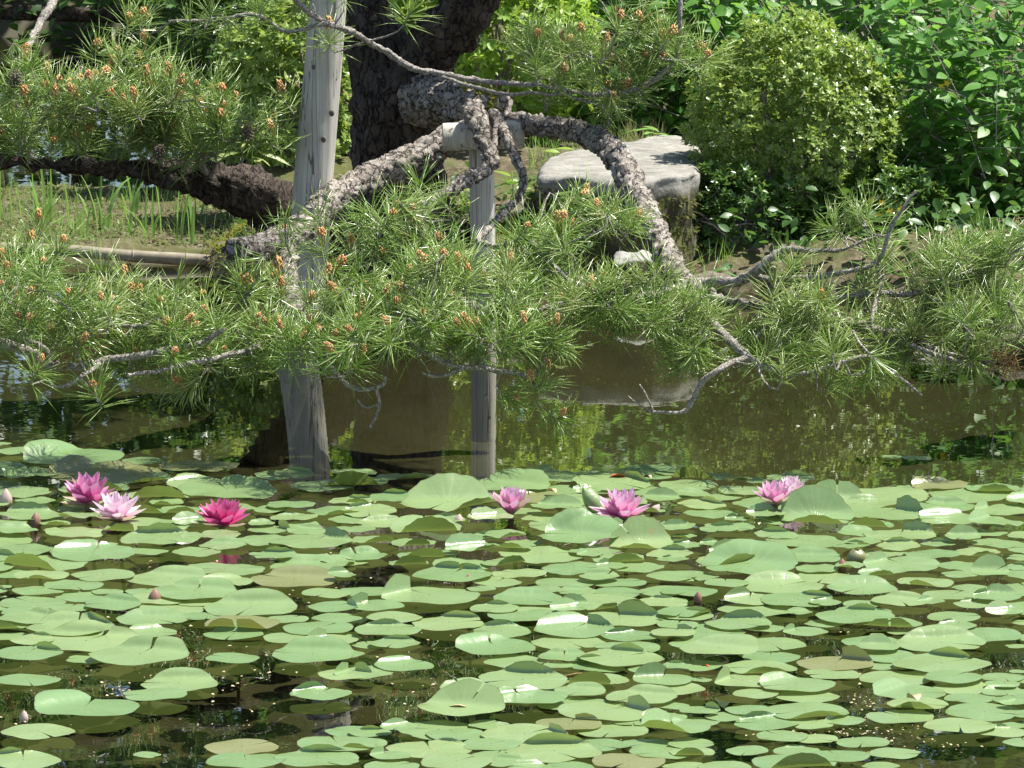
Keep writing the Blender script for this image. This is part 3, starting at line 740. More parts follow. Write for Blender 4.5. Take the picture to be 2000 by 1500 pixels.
# where the needles are: (px, py, rx, ry, distance, depth, how many, cone share, droop, dryness)
REGIONS = [
    (90, 165, 150, 105, 16.5, .35, 46, .75, .2, .1), (260, 205, 150, 75, 16.5, .35, 42, .75, .2, .1), (390, 240, 110, 50, 16.5, .3, 24, .7, .2, 0),
    (60, 265, 110, 45, 16.5, .3, 18, .6, .2, 0), (250, 275, 120, 30, 16.5, .3, 12, .6, .2, 0), (450, 230, 50, 30, 16.5, .2, 4, .3, .2, 0),
    (70, 560, 110, 80, 14.6, .5, 34, .7, .2, .1), (70, 500, 70, 40, 14.7, .3, 8, .6, .2, 0), (240, 610, 140, 75, 14.5, .5, 27, .7, .25, .2), (420, 615, 125, 60, 14.5, .4, 22, .7, .25, .1),
    (300, 695, 200, 38, 14.4, .3, 30, .75, .35, .1), (500, 640, 80, 60, 14.5, .4, 16, .6, .2, 0), (20, 640, 80, 40, 14.5, .3, 10, .6, .2, .1),
    (740, 480, 110, 45, 15.0, .5, 17, .6, .2, .1), (655, 560, 100, 55, 14.7, .4, 16, .7, .2, .1), (800, 545, 105, 55, 14.6, .4, 16, .75, .2, .2), (895, 500, 100, 40, 14.9, .4, 12, .6, .2, 0),
    (1040, 500, 90, 50, 14.8, .3, 16, .6, .25, 0), (1130, 455, 80, 55, 14.9, .3, 16, .4, .3, 0), (700, 700, 120, 40, 14.4, .3, 16, .8, .3, 0), (850, 670, 110, 45, 14.4, .3, 16, .8, .3, 0), (990, 690, 85, 50, 14.4, .3, 13, .75, .3, 0),
    (700, 620, 90, 40, 14.5, .3, 12, .7, .2, 0), (1040, 755, 30, 25, 14.4, .1, 4, 1., .5, 0), (960, 600, 50, 40, 14.5, .2, 5, .5, .3, 0), (560, 430, 50, 50, 15.8, .2, 5, .6, .2, 0), (820, 420, 60, 30, 15.3, .2, 5, .3, .2, 0),
    (1150, 620, 70, 50, 14.5, .3, 14, .05, .9, .1), (1120, 570, 60, 40, 14.5, .2, 8, .3, .4, 0),
    (1290, 600, 108, 60, 14.7, .4, 19, .02, .5, .5), (1420, 610, 118, 66, 14.65, .4, 21, .03, .4, .6), (1340, 690, 97, 44, 14.5, .3, 10, 0, .7, .4), (1560, 610, 129, 60, 14.65, .4, 21, .03, .4, .5),
    (1590, 690, 108, 38, 14.5, .3, 10, 0, .6, .4), (1700, 580, 129, 66, 14.7, .4, 21, .03, .3, .6), (1860, 560, 129, 66, 14.7, .4, 21, .02, .3, .5), (1960, 520, 86, 55, 14.7, .3, 10, .02, .3, .2),
    (1800, 650, 129, 55, 14.6, .4, 16, 0, .5, .7), (1940, 640, 97, 66, 14.6, .4, 16, 0, .5, .7), (1750, 720, 64, 38, 14.5, .2, 5, 0, .8, .3), (1910, 700, 86, 38, 14.5, .3, 7, 0, .6, .8),
    (1660, 450, 64, 77, 14.75, .2, 6, 0, .3, .1), (1620, 520, 64, 44, 14.75, .2, 4, 0, .4, .3), (1900, 490, 75, 33, 14.7, .2, 4, 0, .2, 0),
    (1160, 110, 120, 55, 16.3, .3, 30, .6, .3, .1), (1260, 70, 70, 60, 16.3, .3, 12, .6, .3, .1), (1180, 170, 110, 25, 16.3, .2, 10, .4, .4, .1), (600, 15, 120, 26, 16.2, .25, 6, .3, .5, .1), (330, 30, 50, 20, 16.2, .1, 3, .8, .3, 0), (760, 5, 50, 20, 16.2, .2, 2, .2, .5, 0),
]
tufts = []
for (cx, cy, rx, ry, Y, dY, n, cone, dr, dry) in REGIONS:
    cents = []
    for _ in range(max(2, n // 4)):
        a, q = random.random() * 2 * math.pi, math.sqrt(random.random())
        cents.append((cx + rx * q * math.cos(a), cy + ry * q * math.sin(a), Y + random.uniform(-.5, .5) * dY))
    for i in range(int(n * 1.03)):
        ct = random.choice(cents)
        x, y = ct[0] + random.gauss(0, 42), ct[1] + random.gauss(0, 21)
        p = P(x, y, ct[2] + random.gauss(0, .05))
        if p.z < .06: p.z = .06 + random.random() * .05
        tilt = Vector((random.gauss(0, .45), random.gauss(-.12, .45), 1.0 if random.random() > dr else random.uniform(-.7, .5)))
        c = random.random() < cone
        tufts.append([p, tilt.normalized(), c, random.random() < dry])
n_view = len(tufts)
# the crown above the picture
CROWN = [(-1.5, 17.8, 1.5, .55, .35, .16, 34), (-.9, 17.7, 1.35, .35, .3, .12, 20), (-1.5, 18.0, 1.85, .45, .4, .16, 26), (-.7, 17.7, 1.8, .4, .3, .15, 24), (-.25, 16.0, 1.9, .4, .5, .14, 26), (.5, 16.5, 1.7, .4, .5, .15, 22),
         (.6, 18.0, 2.5, .6, .4, .2, 34), (-.2, 17.6, 2.7, .6, .5, .2, 34), (-1.3, 18.1, 2.55, .7, .4, .2, 36), (-2.1, 17.8, 1.5, .3, .4, .15, 14),
         (.12, 17.8, 1.35, .42, .22, .16, 120), (-.15, 17.7, 1.15, .28, .22, .10, 60), (.45, 17.85, 1.9, .45, .25, .16, 90), (-.6, 17.6, 1.35, .3, .3, .12, 40)]  # these dense unseen clumps are shaped to shade the trunk
for (x, y, z, rx, ry, rz, n) in CROWN:
    for i in range(n):
        v = unit(1)[0] * random.random() ** .4
        tilt = Vector((random.gauss(0, .5), random.gauss(0, .5), 1)).normalized()
        tufts.append([Vector((x + rx * v[0], y + ry * v[1], z + rz * v[2])), tilt, random.random() < .6, False])
# grow twigs: each shoot joins the nearest point of what has grown already
skel = [np.array(NODES)[:, :3]]
d0 = []
NA = np.array(NODES)[:, :3]
for t in tufts: d0.append(float(np.min(np.sum((NA - np.array(t[0])) ** 2, 1))))
order = np.argsort(d0)
cap_n = 30000
PTS = np.zeros((cap_n, 3)); PTS[:len(NA)] = NA; cnt = len(NA)
tw = []
for i in order:
    p, ax = tufts[i][0], tufts[i][1]
    e = np.array(p - ax * .04)
    D = np.sum((PTS[:cnt] - e) ** 2, 1) + .3 * np.maximum(0, PTS[:cnt, 2] - e[2]) ** 2
    q = Vector(PTS[int(np.argmin(D))]); e = Vector(e)
    L = (e - q).length
    if L < .004: continue
    out = (e - q).normalized()
    c1 = q + out * L * .35 + Vector((random.gauss(0, .12), random.gauss(0, .12), random.gauss(-.05, .12))) * L
    c2 = e - ax * min(L * .4, .06)
    k = max(3, int(L / .025)); path = []
    for j in range(k + 1):
        t = j / k; s = 1 - t
        v = q * s ** 3 + c1 * 3 * s * s * t + c2 * 3 * s * t * t + e * t ** 3
        path.append((v - PO, (.0042 if L > .08 else .0032) * (1 - .5 * t)))
        if j and cnt < cap_n: PTS[cnt] = v; cnt += 1
    path.append((p - PO, .0014))
    V, F = tube(path, 4, cap=False)
    tw.append((np.array(V), tris(F), np.full(len(V), random.random())))
V, F, r = merge(tw)
o = link('twig_growth', make_mesh('twig_growth', V, F, M['bark_twig'], rnd=r), pine); o['kind'] = 'stuff'

def rot_up(ax, spin):
    q = Vector((0, 0, 1)).rotation_difference(ax)
    return q.to_matrix() @ Matrix.Rotation(spin, 3, 'Z')
view = list(range(n_view)); random.shuffle(view)
view.sort(key=lambda i: tufts[i][0].y)
single = set(view[:290]); rest_g, rest_d, rest_c = [], [], []
n_cone = 0
for i, (p, ax, cone, dry) in enumerate(tufts):
    R = rot_up(ax, random.random() * 6.28); s = random.uniform(.85, 1.12)
    drooping = ax.z < .35
    vi = random.choice((7, 8)) if drooping else (random.choice((5, 6)) if dry and random.random() < .5 else random.randrange(5))
    up = rot_up((ax + Vector((0, 0, 1.4))).normalized(), random.random() * 6.28)
    if i in single:
        o = link('needle_tuft', (TUFT_DRY if dry else TUFT_ME)[vi], pine)
        o.matrix_local = Matrix.Translation(p - PO) @ R.to_4x4() @ Matrix.Scale(s, 4)
        if cone:
            c = link('pollen_cone', random.choice(CONE_ME), o)
            c.matrix_local = (R.to_4x4() @ Matrix.Scale(s, 4)).inverted() @ up.to_4x4() @ Matrix.Scale(random.uniform(.65, .92), 4)
            n_cone += 1
    else:
        (rest_d if dry else rest_g).append((vi, np.array(R), np.array(p - PO), s))
        if cone: rest_c.append((random.randrange(5), np.array(up), np.array(p - PO), random.uniform(.75, 1.05)))
def join(name, rest, bases, mat):
    parts = []
    for k in range(len(bases)):
        g = [q for q in rest if q[0] == k]
        if not g: continue
        V, F, r = spread(bases[k][:2], [q[1] for q in g], [q[2] for q in g], [q[3] for q in g])
        parts.append((V, F, (r + np.tile(bases[k][2], len(g))) % 1.0))
    V, F, r = merge(parts)
    o = link(name, make_mesh(name, V, F, mat, rnd=r), pine); o['kind'] = 'stuff'
join('needle_foliage', rest_g, TUFTS, M['needle'])
join('paler_needle_foliage', rest_d, TUFTS, M['needle_dry'])
brown = []
for _ in range(9):
    x, y, Yb = random.choice(((1830, 610, 14.6), (1950, 700, 14.5), (1840, 660, 14.6), (1700, 640, 14.6), (180, 690, 14.4), (900, 560, 14.6), (560, 545, 15.2)))
    pb = P(x + random.gauss(0, 35), y + random.gauss(0, 18), Yb); ax = Vector((random.gauss(0, .5), random.gauss(0, .5), -1)).normalized()
    brown.append((random.choice((7, 8)), np.array(rot_up(ax, random.random() * 6)), np.array(pb - PO), random.uniform(.6, .95)))
join('dead_needle_growth', brown, TUFTS, M['needle_brown'])
join('pollen_cone_growth', rest_c, CONES, M['cone'])
# old woody cones
def old_cone(px, py, Y, s):
    V, F, o = [], [], 0
    for i in range(46):
        t = (i + .5) / 46; a = i * 2.4; rad = .018 * math.sin(math.pi * (.12 + .8 * t)) ** .8
        c = np.array([rad * math.cos(a), rad * math.sin(a), -.02 + .042 * t])
        B = OCT[0] * np.array([.006, .0045, .003]); ca, sa = math.cos(a), math.sin(a)
        B = np.stack([B[:, 0] * ca - B[:, 1] * sa, B[:, 0] * sa + B[:, 1] * ca, B[:, 2]], 1)
        V.append(B + c); F.append(OCT[1] + o); o += 6
    V.append(OCT[0] * np.array([.011, .011, .02])); F.append(OCT[1] + o)
    ob = link('old_cone', make_mesh('old_cone', np.concatenate(V) * s, np.concatenate(F), M['old_cone'], False), pine, P(px, py, Y) - PO)
    ob.rotation_euler = (.4, .3, 0)
old_cone(29, 155, 16.35, 1.1); old_cone(312, 298, 16.4, 1.0); old_cone(483, 263, 16.35, .95); old_cone(172, 316, 16.35, .8)
# dark rope hanging from the cut limb end
V, F = tube(catmull([(P(474, 478, 15.62), .0035), (P(472, 500, 15.6), .0035), (P(474, 540, 15.62), .0032), (P(473, 566, 15.62), .003)], .01), 7, lambda q, r: .001 * math.sin(q.z * 900))
o = link('hanging_rope', make_mesh('hanging_rope', V, F, M['rope'])); tag(o, 'short dark rope hanging from the cut end of the low pine limb', 'rope')
# ================================================================ leaves and shrubs
def leaf_base(w=.42, fold=.06, droop=.12, n=3, tipw=.0):
    """a leaf of length 1 along +Y: midrib and two halves"""
    ts = np.linspace(0, 1, n + 2); V, F = [], []
    V.append((0, 0, 0))
    for t in ts[1:-1]:
        ww = w * .5 * math.sin(math.pi * t ** .85) ** .9 + .01
        z = -droop * t * t
        V += [(-ww, t, z + fold * ww * 3), (0, t, z), (ww, t, z + fold * ww * 3)]
    V.append((0, 1, -droop)); L = len(V) - 1
    F += [(0, 2, 1), (0, 3, 2)]
    for k in range(n - 1):
        a = 1 + 3 * k
        F += [(a, a + 1, a + 4), (a, a + 4, a + 3), (a + 1, a + 2, a + 5), (a + 1, a + 5, a + 4)]
    a = 1 + 3 * (n - 1)
    F += [(a, a + 1, L), (a + 1, a + 2, L)]
    return np.array(V, float), np.array(F)
LEAF_OVAL = leaf_base(.52, .05, .18, 4)
LEAF_AZ = leaf_base(.36, .06, .08, 2)
LEAF_LONG = leaf_base(.16, .08, .35, 3)
def rosette(seed, n=7):
    """azalea shoot tip: a whorl of small leaves, local Z is the shoot"""
    r = np.random.default_rng(seed); parts = []
    for i in range(n):
        az = i * 2.4 + r.random() * .5; pol = math.radians(30 + 50 * r.random()) if i < 3 else math.radians(55 + 45 * r.random())
        d = np.array([[math.sin(pol) * math.cos(az), math.sin(pol) * math.sin(az), math.cos(pol)]])
        R = basis(d, np.array([[0, 0, 1.]]) + .2 * r.normal(size=(1, 3)))
        V, F, q = spread(LEAF_AZ, R, [[0, 0, -.15 * r.random()]], [r.uniform(.75, 1.1)], [r.random() * .5])
        parts.append((V, F, q))
    return merge(parts)
ROS = [rosette(40 + i, 7) for i in range(4)]
def frame_from_z(Z, spin):
    h = np.where(np.abs(Z[:, 2:3]) < .9, np.array([[0, 0, 1.]]), np.array([[1., 0, 0]]))
    X = np.cross(h, Z); X /= np.linalg.norm(X, axis=1, keepdims=True); Y = np.cross(Z, X)
    c, s = np.cos(spin)[:, None], np.sin(spin)[:, None]
    return np.stack([X * c + Y * s, -X * s + Y * c, Z], 2)
def fnoise(pts, f, seed=0.):
    return np.array([noise.noise(Vector((p[0] * f + seed, p[1] * f, p[2] * f - seed))) for p in pts])
def stems(name, parent, foot, tips, r0, mat='bark_twig', label=None):
    parts = []
    for t in tips:
        f = Vector(foot) + Vector((random.gauss(0, .02), random.gauss(0, .02), 0)); t = Vector(t)
        m = f.lerp(t, .5) + Vector((random.gauss(0, .03), random.gauss(0, .03), .04))
        path = catmull([(f, r0), (m, r0 * .7), (t, r0 * .3)], .05)
        V, F = tube([(v - Vector(parent.location), r) for v, r in path], 5, cap=False)
        parts.append((np.array(V), tris(F), np.full(len(V), random.random())))
    V, F, r = merge(parts)
    o = link(name, make_mesh(name, V, F, M[mat], rnd=r), parent); o['kind'] = 'stuff'
def azalea(c, R, foot, n, mat, label, size=.03, inner=.62, lobes=.24, cut=None, group=None, shoots=300, dark_n=0):
    t = empty('azalea_bush', foot, label, 'bush', group)
    d = unit(n, .25)
    ln = 1 + lobes * fnoise(d, 2.6, c[0]) + .09 * fnoise(d, 7, c[2])
    rad = inner + (1 - inner) * RNG.random(n) ** .45
    p = np.array(c) + d * np.array(R) * (rad * ln)[:, None]
    ok = p[:, 2] > foot[2] + .02
    # gaps: thin out where a coarse noise says so
    ok &= fnoise(p, 15, 3.3) > -.22
    if cut: ok &= np.array([cut(q) for q in p])
    p, d, rad = p[ok], d[ok], rad[ok]
    ax = d * .75 + np.array([0, 0, .75]) + .35 * RNG.normal(size=d.shape)
    ax /= np.linalg.norm(ax, axis=1, keepdims=True)
    Rm = frame_from_z(ax, RNG.random(len(p)) * 6.28); S = size * RNG.uniform(.75, 1.15, len(p))
    front = np.argsort(p[:, 1] * .8 - rad * .25 - p[:, 2] * .15)
    vis = [i for i in front if -40 < proj(p[i])[0] < 2040 and proj(p[i])[1] > -20][:shoots]
    vs = set(vis); mes = [make_mesh('leaf_shoot', V * size, F, M[mat], rnd=r) for V, F, r in ROS]
    L = Vector(t.location)
    for i in vis:
        o = link('leaf_shoot', mes[i % 4], t)
        o.matrix_local = Matrix.Translation(Vector(p[i]) - L) @ Matrix(Rm[i].tolist()).to_4x4() @ Matrix.Scale(S[i] / size, 4)
    rest = [i for i in range(len(p)) if i not in vs]
    parts = []
    for k in range(4):
        g = rest[k::4]
        if g:
            V, F, r = spread(ROS[k][:2], Rm[g], p[g] - np.array(L), S[g]); parts.append((V, F, (r + np.tile(ROS[k][2], len(g))) % 1))
    if parts:
        V, F, r = merge(parts)
        o = link('foliage', make_mesh('foliage', V, F, M[mat], rnd=r), t); o['kind'] = 'stuff'
    tips = p[RNG.choice(len(p), min(60, len(p)), replace=False)]
    tips = np.array(c) + (tips - np.array(c)) * .8
    stems('stem_growth', t, foot, tips, .006)
    return t

cA = P(1552, 272, 18.55)
azalea((cA.x, 18.55, cA.z), (.345, .34, .40), (cA.x + .03, 18.5, gz(cA.x, 18.5) - .08), 7000, 'azalea', 'rounded sunlit azalea bush with small leaves beside the pale boulder', .0215, .6, lobes=.13)
cB = P(965, 80, 19.6)
azalea((cB.x, 19.6, cB.z), (.34, .3, .40), (cB.x, 19.55, gz(cB.x, 19.55) - .02), 2400, 'azalea_bright', 'bright yellow green azalea between the forked trunk and the broad leaved shrub', .034, .55)
cC = P(800, 10, 19.9)
azalea((cC.x, 19.9, cC.z), (.24, .25, .32), (cC.x, 19.85, gz(cC.x, 19.85) - .02), 900, 'azalea_bright', 'bright azalea glimpsed in the fork of the dark pine trunk', .034, .55)
cD = P(560, 200, 19.4)
azalea((cD.x, 19.4, cD.z), (.26, .24, .36), (cD.x, 19.4, gz(cD.x, 19.4) - .03), 2000, 'azalea', 'glossy azalea bush directly behind the leaning weathered post', .032, .55)
cE = P(400, 120, 20.2)
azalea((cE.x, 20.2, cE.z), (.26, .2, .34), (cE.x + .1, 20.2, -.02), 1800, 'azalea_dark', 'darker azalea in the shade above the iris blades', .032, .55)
cF = P(1430, 450, 18.2)
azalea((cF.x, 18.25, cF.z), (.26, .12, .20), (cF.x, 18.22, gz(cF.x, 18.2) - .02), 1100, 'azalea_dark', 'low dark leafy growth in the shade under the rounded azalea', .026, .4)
cG = P(1720, 430, 18.3)
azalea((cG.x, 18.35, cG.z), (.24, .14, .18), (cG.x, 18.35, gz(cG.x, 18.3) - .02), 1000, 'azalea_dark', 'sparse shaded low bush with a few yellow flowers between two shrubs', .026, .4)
cH = P(900, 560, 18.1)
azalea((cH.x, 18.12, .17), (.13, .1, .13), (cH.x, 18.12, gz(cH.x, 18.12) - .03), 260, 'azalea', 'small leafy clump at the foot of the thin prop post', .028, .4)

def broad_shrub(c, R, foot, n, label, mat='broad', size=.075, inner=.35, base=LEAF_OVAL, singles=300, name='broadleaf_shrub', up=.1, hang=.25, group=None):
    """arching shoots with large leaves set along them"""
    t = empty(name, foot, label, 'shrub', group); L = np.array(t.location)
    d = unit(n, up); rad = inner + (1 - inner) * RNG.random(n) ** .5
    ln = 1 + .2 * fnoise(d, 2.2, c[0] + 2)
    tip = np.array(c) + d * np.array(R) * (rad * ln)[:, None]
    tip = tip[tip[:, 2] > foot[2] + .03]
    pos, Y, Z, S, stemsegs = [], [], [], [], []
    for q in tip:
        out = (q - np.array(foot)); out /= np.linalg.norm(out)
        dr = out * .6 + RNG.normal(size=3) * .45 + np.array([0, -.15, .1]); dr /= np.linalg.norm(dr)
        k = RNG.integers(4, 7); step = size * .38
        for j in range(k):
            b = q - dr * step * j + np.array([0, 0, -.02 * (k - j) / k])
            side = np.cross(dr, [0, 0, 1.]); side /= np.linalg.norm(side) + 1e-6
            sg = 1 if j % 2 else -1
            ya = dr * (1.0 if j == 0 else .45) + side * sg * (.1 if j == 0 else .9) + np.array([0, 0, -hang]) + RNG.normal(size=3) * .22
            za = np.array([0, -.25, 1.]) + RNG.normal(size=3) * .38
            pos.append(b); Y.append(ya); Z.append(za); S.append(size * (RNG.uniform(.6, 1.05) if j else .65))
        stemsegs.append((q, q - dr * step * (k + 1)))
    pos, Y, Z, S = map(np.array, (pos, Y, Z, S))
    Rm = basis(Y, Z)
    front = np.argsort(pos[:, 1])
    vis = [i for i in front if -20 < proj(pos[i])[0] < 2020 and -10 < proj(pos[i])[1] < 900][:singles]; vs = set(vis)
    me = make_mesh('leaf', base[0] * size, base[1], M[mat])
    for i in vis:
        o = link('leaf', me, t)
        o.matrix_local = Matrix.Translation(Vector(pos[i] - L)) @ Matrix(Rm[i].tolist()).to_4x4() @ Matrix.Scale(S[i] / size, 4)
    rest = [i for i in range(len(pos)) if i not in vs] or [0]
    V, F, r = spread(base, Rm[rest], pos[rest] - L, S[rest])
    o = link('foliage', make_mesh('foliage', V, F, M[mat], rnd=r), t); o['kind'] = 'stuff'
    parts = []
    for a, b in stemsegs:
        V, F = tube([(Vector(b - L), .0022), (Vector(a - L), .0012)], 4, cap=False)
        parts.append((np.array(V), tris(F), np.full(len(V), random.random())))
    V, F, r = merge(parts)
    o = link('shoot_growth', make_mesh('shoot_growth', V, F, M['bark_twig'], rnd=r), t); o['kind'] = 'stuff'
    stems('stem_growth', t, foot, [Vector(q) for q in tip[RNG.choice(len(tip), 26)]], .008)
    return t
cR = P(1900, 255, 18.75)
broad_shrub((cR.x, 18.75, cR.z), (.44, .36, .50), (cR.x + .12, 18.8, gz(cR.x, 18.8) - .03), 620, 'large leafy shrub with broad oval leaves beyond the rounded azalea, at the picture edge')
cR2 = P(1760, 60, 19.7)
broad_shrub((cR2.x, 19.7, cR2.z + .05), (.42, .35, .42), (cR2.x, 19.7, gz(cR2.x, 19.7) - .03), 420, 'leafy shrub with long stalks rising behind the top of the rounded azalea', size=.07)
cM = P(1290, 90, 20.0)
broad_shrub((cM.x, 20.0, cM.z), (.44, .36, .42), (cM.x, 20.0, gz(cM.x, 20.0) - .03), 620, 'shrub of hanging oval leaves in the shade behind the pale boulder', size=.078, hang=.6)
cM2 = P(1520, 0, 20.6)
broad_shrub((cM2.x, 20.6, cM2.z + .15), (.4, .35, .4), (cM2.x, 20.6, gz(cM2.x, 20.6) - .03), 300, 'tall leafy shrub standing behind the rounded azalea and its neighbours', size=.075)
# taller trees behind, whose crowns mirror in the pond
def back_tree(x, y, z, R, h0, n, label, size=.11, mat='thicket'):
    foot = (x, y, gz(x, y) - .05)
    t = empty('tree', foot, label, 'tree', 'trees beyond the garden shrubs')
    V, F = tube([(v - Vector(foot), r) for v, r in catmull([(Vector(foot), .09), (Vector((x + .05, y, z * .5)), .06), (Vector((x, y, z)), .03), (Vector((x, y, z + R[2] * .6)), .01)], .1)], 12, lambda q, r: r * .2 * noise.noise(q * 12))
    link('trunk', make_mesh('trunk', V, F, M['bark_trunk']), t)
    d = unit(n); p = np.array((x, y, z)) + d * np.array(R) * ((.35 + .65 * RNG.random(n) ** .5) * (1 + .35 * fnoise(d, 2.2, x)))[:, None]
    p = p[(fnoise(p, 3.2, x) > -.22) & (p[:, 2] > h0)]
    Y = d[:len(p)] + RNG.normal(size=(len(p), 3)) * .6 + np.array([0, 0, -.3]); Z = np.array([0, -.2, 1.]) + RNG.normal(size=(len(p), 3)) * .5
    V, F, r = spread(LEAF_OVAL, basis(Y, Z), p - np.array(foot), size * RNG.uniform(.6, 1.2, len(p)))
    o = link('crown', make_mesh('crown', V, F, M[mat], rnd=r), t); o['kind'] = 'stuff'
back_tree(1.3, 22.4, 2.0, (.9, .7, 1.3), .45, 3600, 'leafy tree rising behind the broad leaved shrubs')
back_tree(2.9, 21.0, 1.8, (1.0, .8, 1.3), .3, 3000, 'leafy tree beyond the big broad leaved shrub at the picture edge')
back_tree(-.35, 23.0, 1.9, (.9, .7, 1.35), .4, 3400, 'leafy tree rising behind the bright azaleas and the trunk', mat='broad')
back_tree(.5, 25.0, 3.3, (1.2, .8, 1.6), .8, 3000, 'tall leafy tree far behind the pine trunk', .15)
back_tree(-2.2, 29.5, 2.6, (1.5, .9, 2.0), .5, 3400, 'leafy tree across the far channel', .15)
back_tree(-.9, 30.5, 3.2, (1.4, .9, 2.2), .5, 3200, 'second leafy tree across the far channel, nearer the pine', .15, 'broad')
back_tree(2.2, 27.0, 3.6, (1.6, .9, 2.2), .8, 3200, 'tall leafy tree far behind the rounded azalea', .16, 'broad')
back_tree(-1.5, 27.6, 2.3, (1.3, 1.2, .9), 1.2, 3200, 'unseen spreading tree added to shade the back channel', .13)  # this tree and the next two are added to shade the channel
back_tree(-2.6, 23.6, 2.2, (1.0, 1.0, 1.0), .9, 3000, 'unseen spreading tree added beside the back channel to shade it', .12)
back_tree(-1.0, 21.8, 2.2, (.6, .6, .7), 1.25, 1800, 'unseen tree crown added to shade the channel bank behind the azalea', .10)
# a low thicket that closes the gaps between the shrubs
def scatter(name, n, box, base, size, mat, label=None, yz=(.2, 1.), lift=0.0, keep=None, tilt=.6, zfun=None):
    p = RNG.random((n, 3)) * (np.array(box[1]) - np.array(box[0])) + np.array(box[0])
    if zfun is not None: p[:, 2] = zfun(p)
    if keep is not None: p = p[keep(p)]
    m = len(p)
    Y = RNG.normal(size=(m, 3)) * np.array([1, 1, .5]) + np.array([0, -.2, lift]); Z = np.array([0, -.2, 1.]) + RNG.normal(size=(m, 3)) * tilt
    V, F, r = spread(base, basis(Y, Z), p, size * RNG.uniform(.6, 1.2, m))
    o = link(name, make_mesh(name, V, F, M[mat], rnd=r)); return tag(o, label, kind='stuff')
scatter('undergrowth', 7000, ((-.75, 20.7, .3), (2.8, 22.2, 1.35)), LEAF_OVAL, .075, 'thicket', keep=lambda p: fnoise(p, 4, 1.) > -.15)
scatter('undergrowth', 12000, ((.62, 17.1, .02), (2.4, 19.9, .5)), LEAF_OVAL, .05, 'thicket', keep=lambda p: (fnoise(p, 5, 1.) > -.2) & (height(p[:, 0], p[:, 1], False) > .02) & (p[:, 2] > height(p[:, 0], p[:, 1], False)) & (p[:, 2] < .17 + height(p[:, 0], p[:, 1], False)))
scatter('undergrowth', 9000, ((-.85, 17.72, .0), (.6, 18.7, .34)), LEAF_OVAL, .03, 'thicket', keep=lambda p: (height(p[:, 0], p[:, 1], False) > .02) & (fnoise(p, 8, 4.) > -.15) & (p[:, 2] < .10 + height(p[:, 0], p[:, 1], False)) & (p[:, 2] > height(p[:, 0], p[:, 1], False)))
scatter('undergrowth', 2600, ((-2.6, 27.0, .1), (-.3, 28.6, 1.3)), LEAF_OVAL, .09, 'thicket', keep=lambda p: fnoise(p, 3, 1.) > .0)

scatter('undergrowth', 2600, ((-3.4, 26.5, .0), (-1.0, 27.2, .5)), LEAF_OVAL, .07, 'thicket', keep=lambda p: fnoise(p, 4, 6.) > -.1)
scatter('far_leaf_screen', 9000, ((-8, 32.5, .4), (8, 35, 7.5)), LEAF_OVAL, .3, 'thicket', keep=lambda p: fnoise(p, .9, 2.) > -.32)  # unseen wall of leaves added to keep low sky out of reflections
# ================================================================ low plants on the banks
def on_ground(p, add=0.0): return height(p[:, 0], p[:, 1], True) + add
scatter('ground_cover', 11000, ((-2.0, 18.62, 0), (-.8, 20.35, 0)), LEAF_AZ, .019, 'ground_leaf', zfun=lambda p: on_ground(p, .006), keep=lambda p: fnoise(p, 5, 2.) > -.12, lift=.3)
scatter('ground_cover', 2600, ((-.9, 17.75, 0), (.35, 19.2, 0)), LEAF_AZ, .018, 'ground_leaf', zfun=lambda p: on_ground(p, .006), keep=lambda p: (fnoise(p, 5, 8.) > .1) & (p[:, 2] > .03), lift=.3)
scatter('moss', 3000, ((-1.0, 17.95, 0), (-.62, 18.7, 0)), LEAF_AZ, .016, 'moss', zfun=lambda p: on_ground(p, .012 + .02 * RNG.random(len(p))), keep=lambda p: p[:, 2] > .0, lift=.6)
scatter('moss', 1600, ((-.05, 17.85, 0), (.14, 18.4, 0)), LEAF_AZ, .013, 'moss', zfun=lambda p: on_ground(p, .008 + .012 * RNG.random(len(p))), keep=lambda p: p[:, 2] > .02, lift=.6)
def grass(name, n, box, L, mat, keep=None, w=.0022):
    B = (np.array([(-.5, 0, 0), (.5, 0, 0), (-.4, .5, .02), (.4, .5, .02), (0, 1, -.12)]) * np.array([w / L * 1.0, 1, 1]), np.array([(0, 1, 3), (0, 3, 2), (2, 3, 4)]))
    p = RNG.random((n, 3)) * (np.array(box[1]) - np.array(box[0])) + np.array(box[0]); p[:, 2] = on_ground(p)
    if keep is not None: p = p[keep(p)]
    Y = RNG.normal(size=p.shape) * .35 + np.array([0, 0, 1.]); Z = RNG.normal(size=p.shape)
    V, F, r = spread(B, basis(Y, Z), p, L * RNG.uniform(.5, 1.2, len(p)))
    o = link(name, make_mesh(name, V, F, M[mat], rnd=r)); return tag(o, kind='stuff')
grass('grass', 500, ((.36, 19.0, 0), (.66, 19.5, 0)), .13, 'dry_grass')
grass('grass', 420, ((.05, 18.9, 0), (.5, 19.6, 0)), .11, 'iris')
grass('grass', 260, ((.25, 17.9, 0), (.7, 18.1, 0)), .10, 'iris', keep=lambda p: p[:, 2] > .03)
grass('grass', 900, ((-1.9, 18.7, 0), (-.8, 20.2, 0)), .07, 'iris')
grass('grass', 200, ((.05, 17.88, 0), (.62, 18.02, 0)), .12, 'ground_leaf', keep=lambda p: p[:, 2] > .01)
grass('grass', 260, ((-1.9, 18.7, 0), (-.8, 20.3, 0)), .10, 'dry_grass')
grass('grass', 160, ((-.1, 18.0, 0), (.1, 18.4, 0)), .08, 'dry_grass')

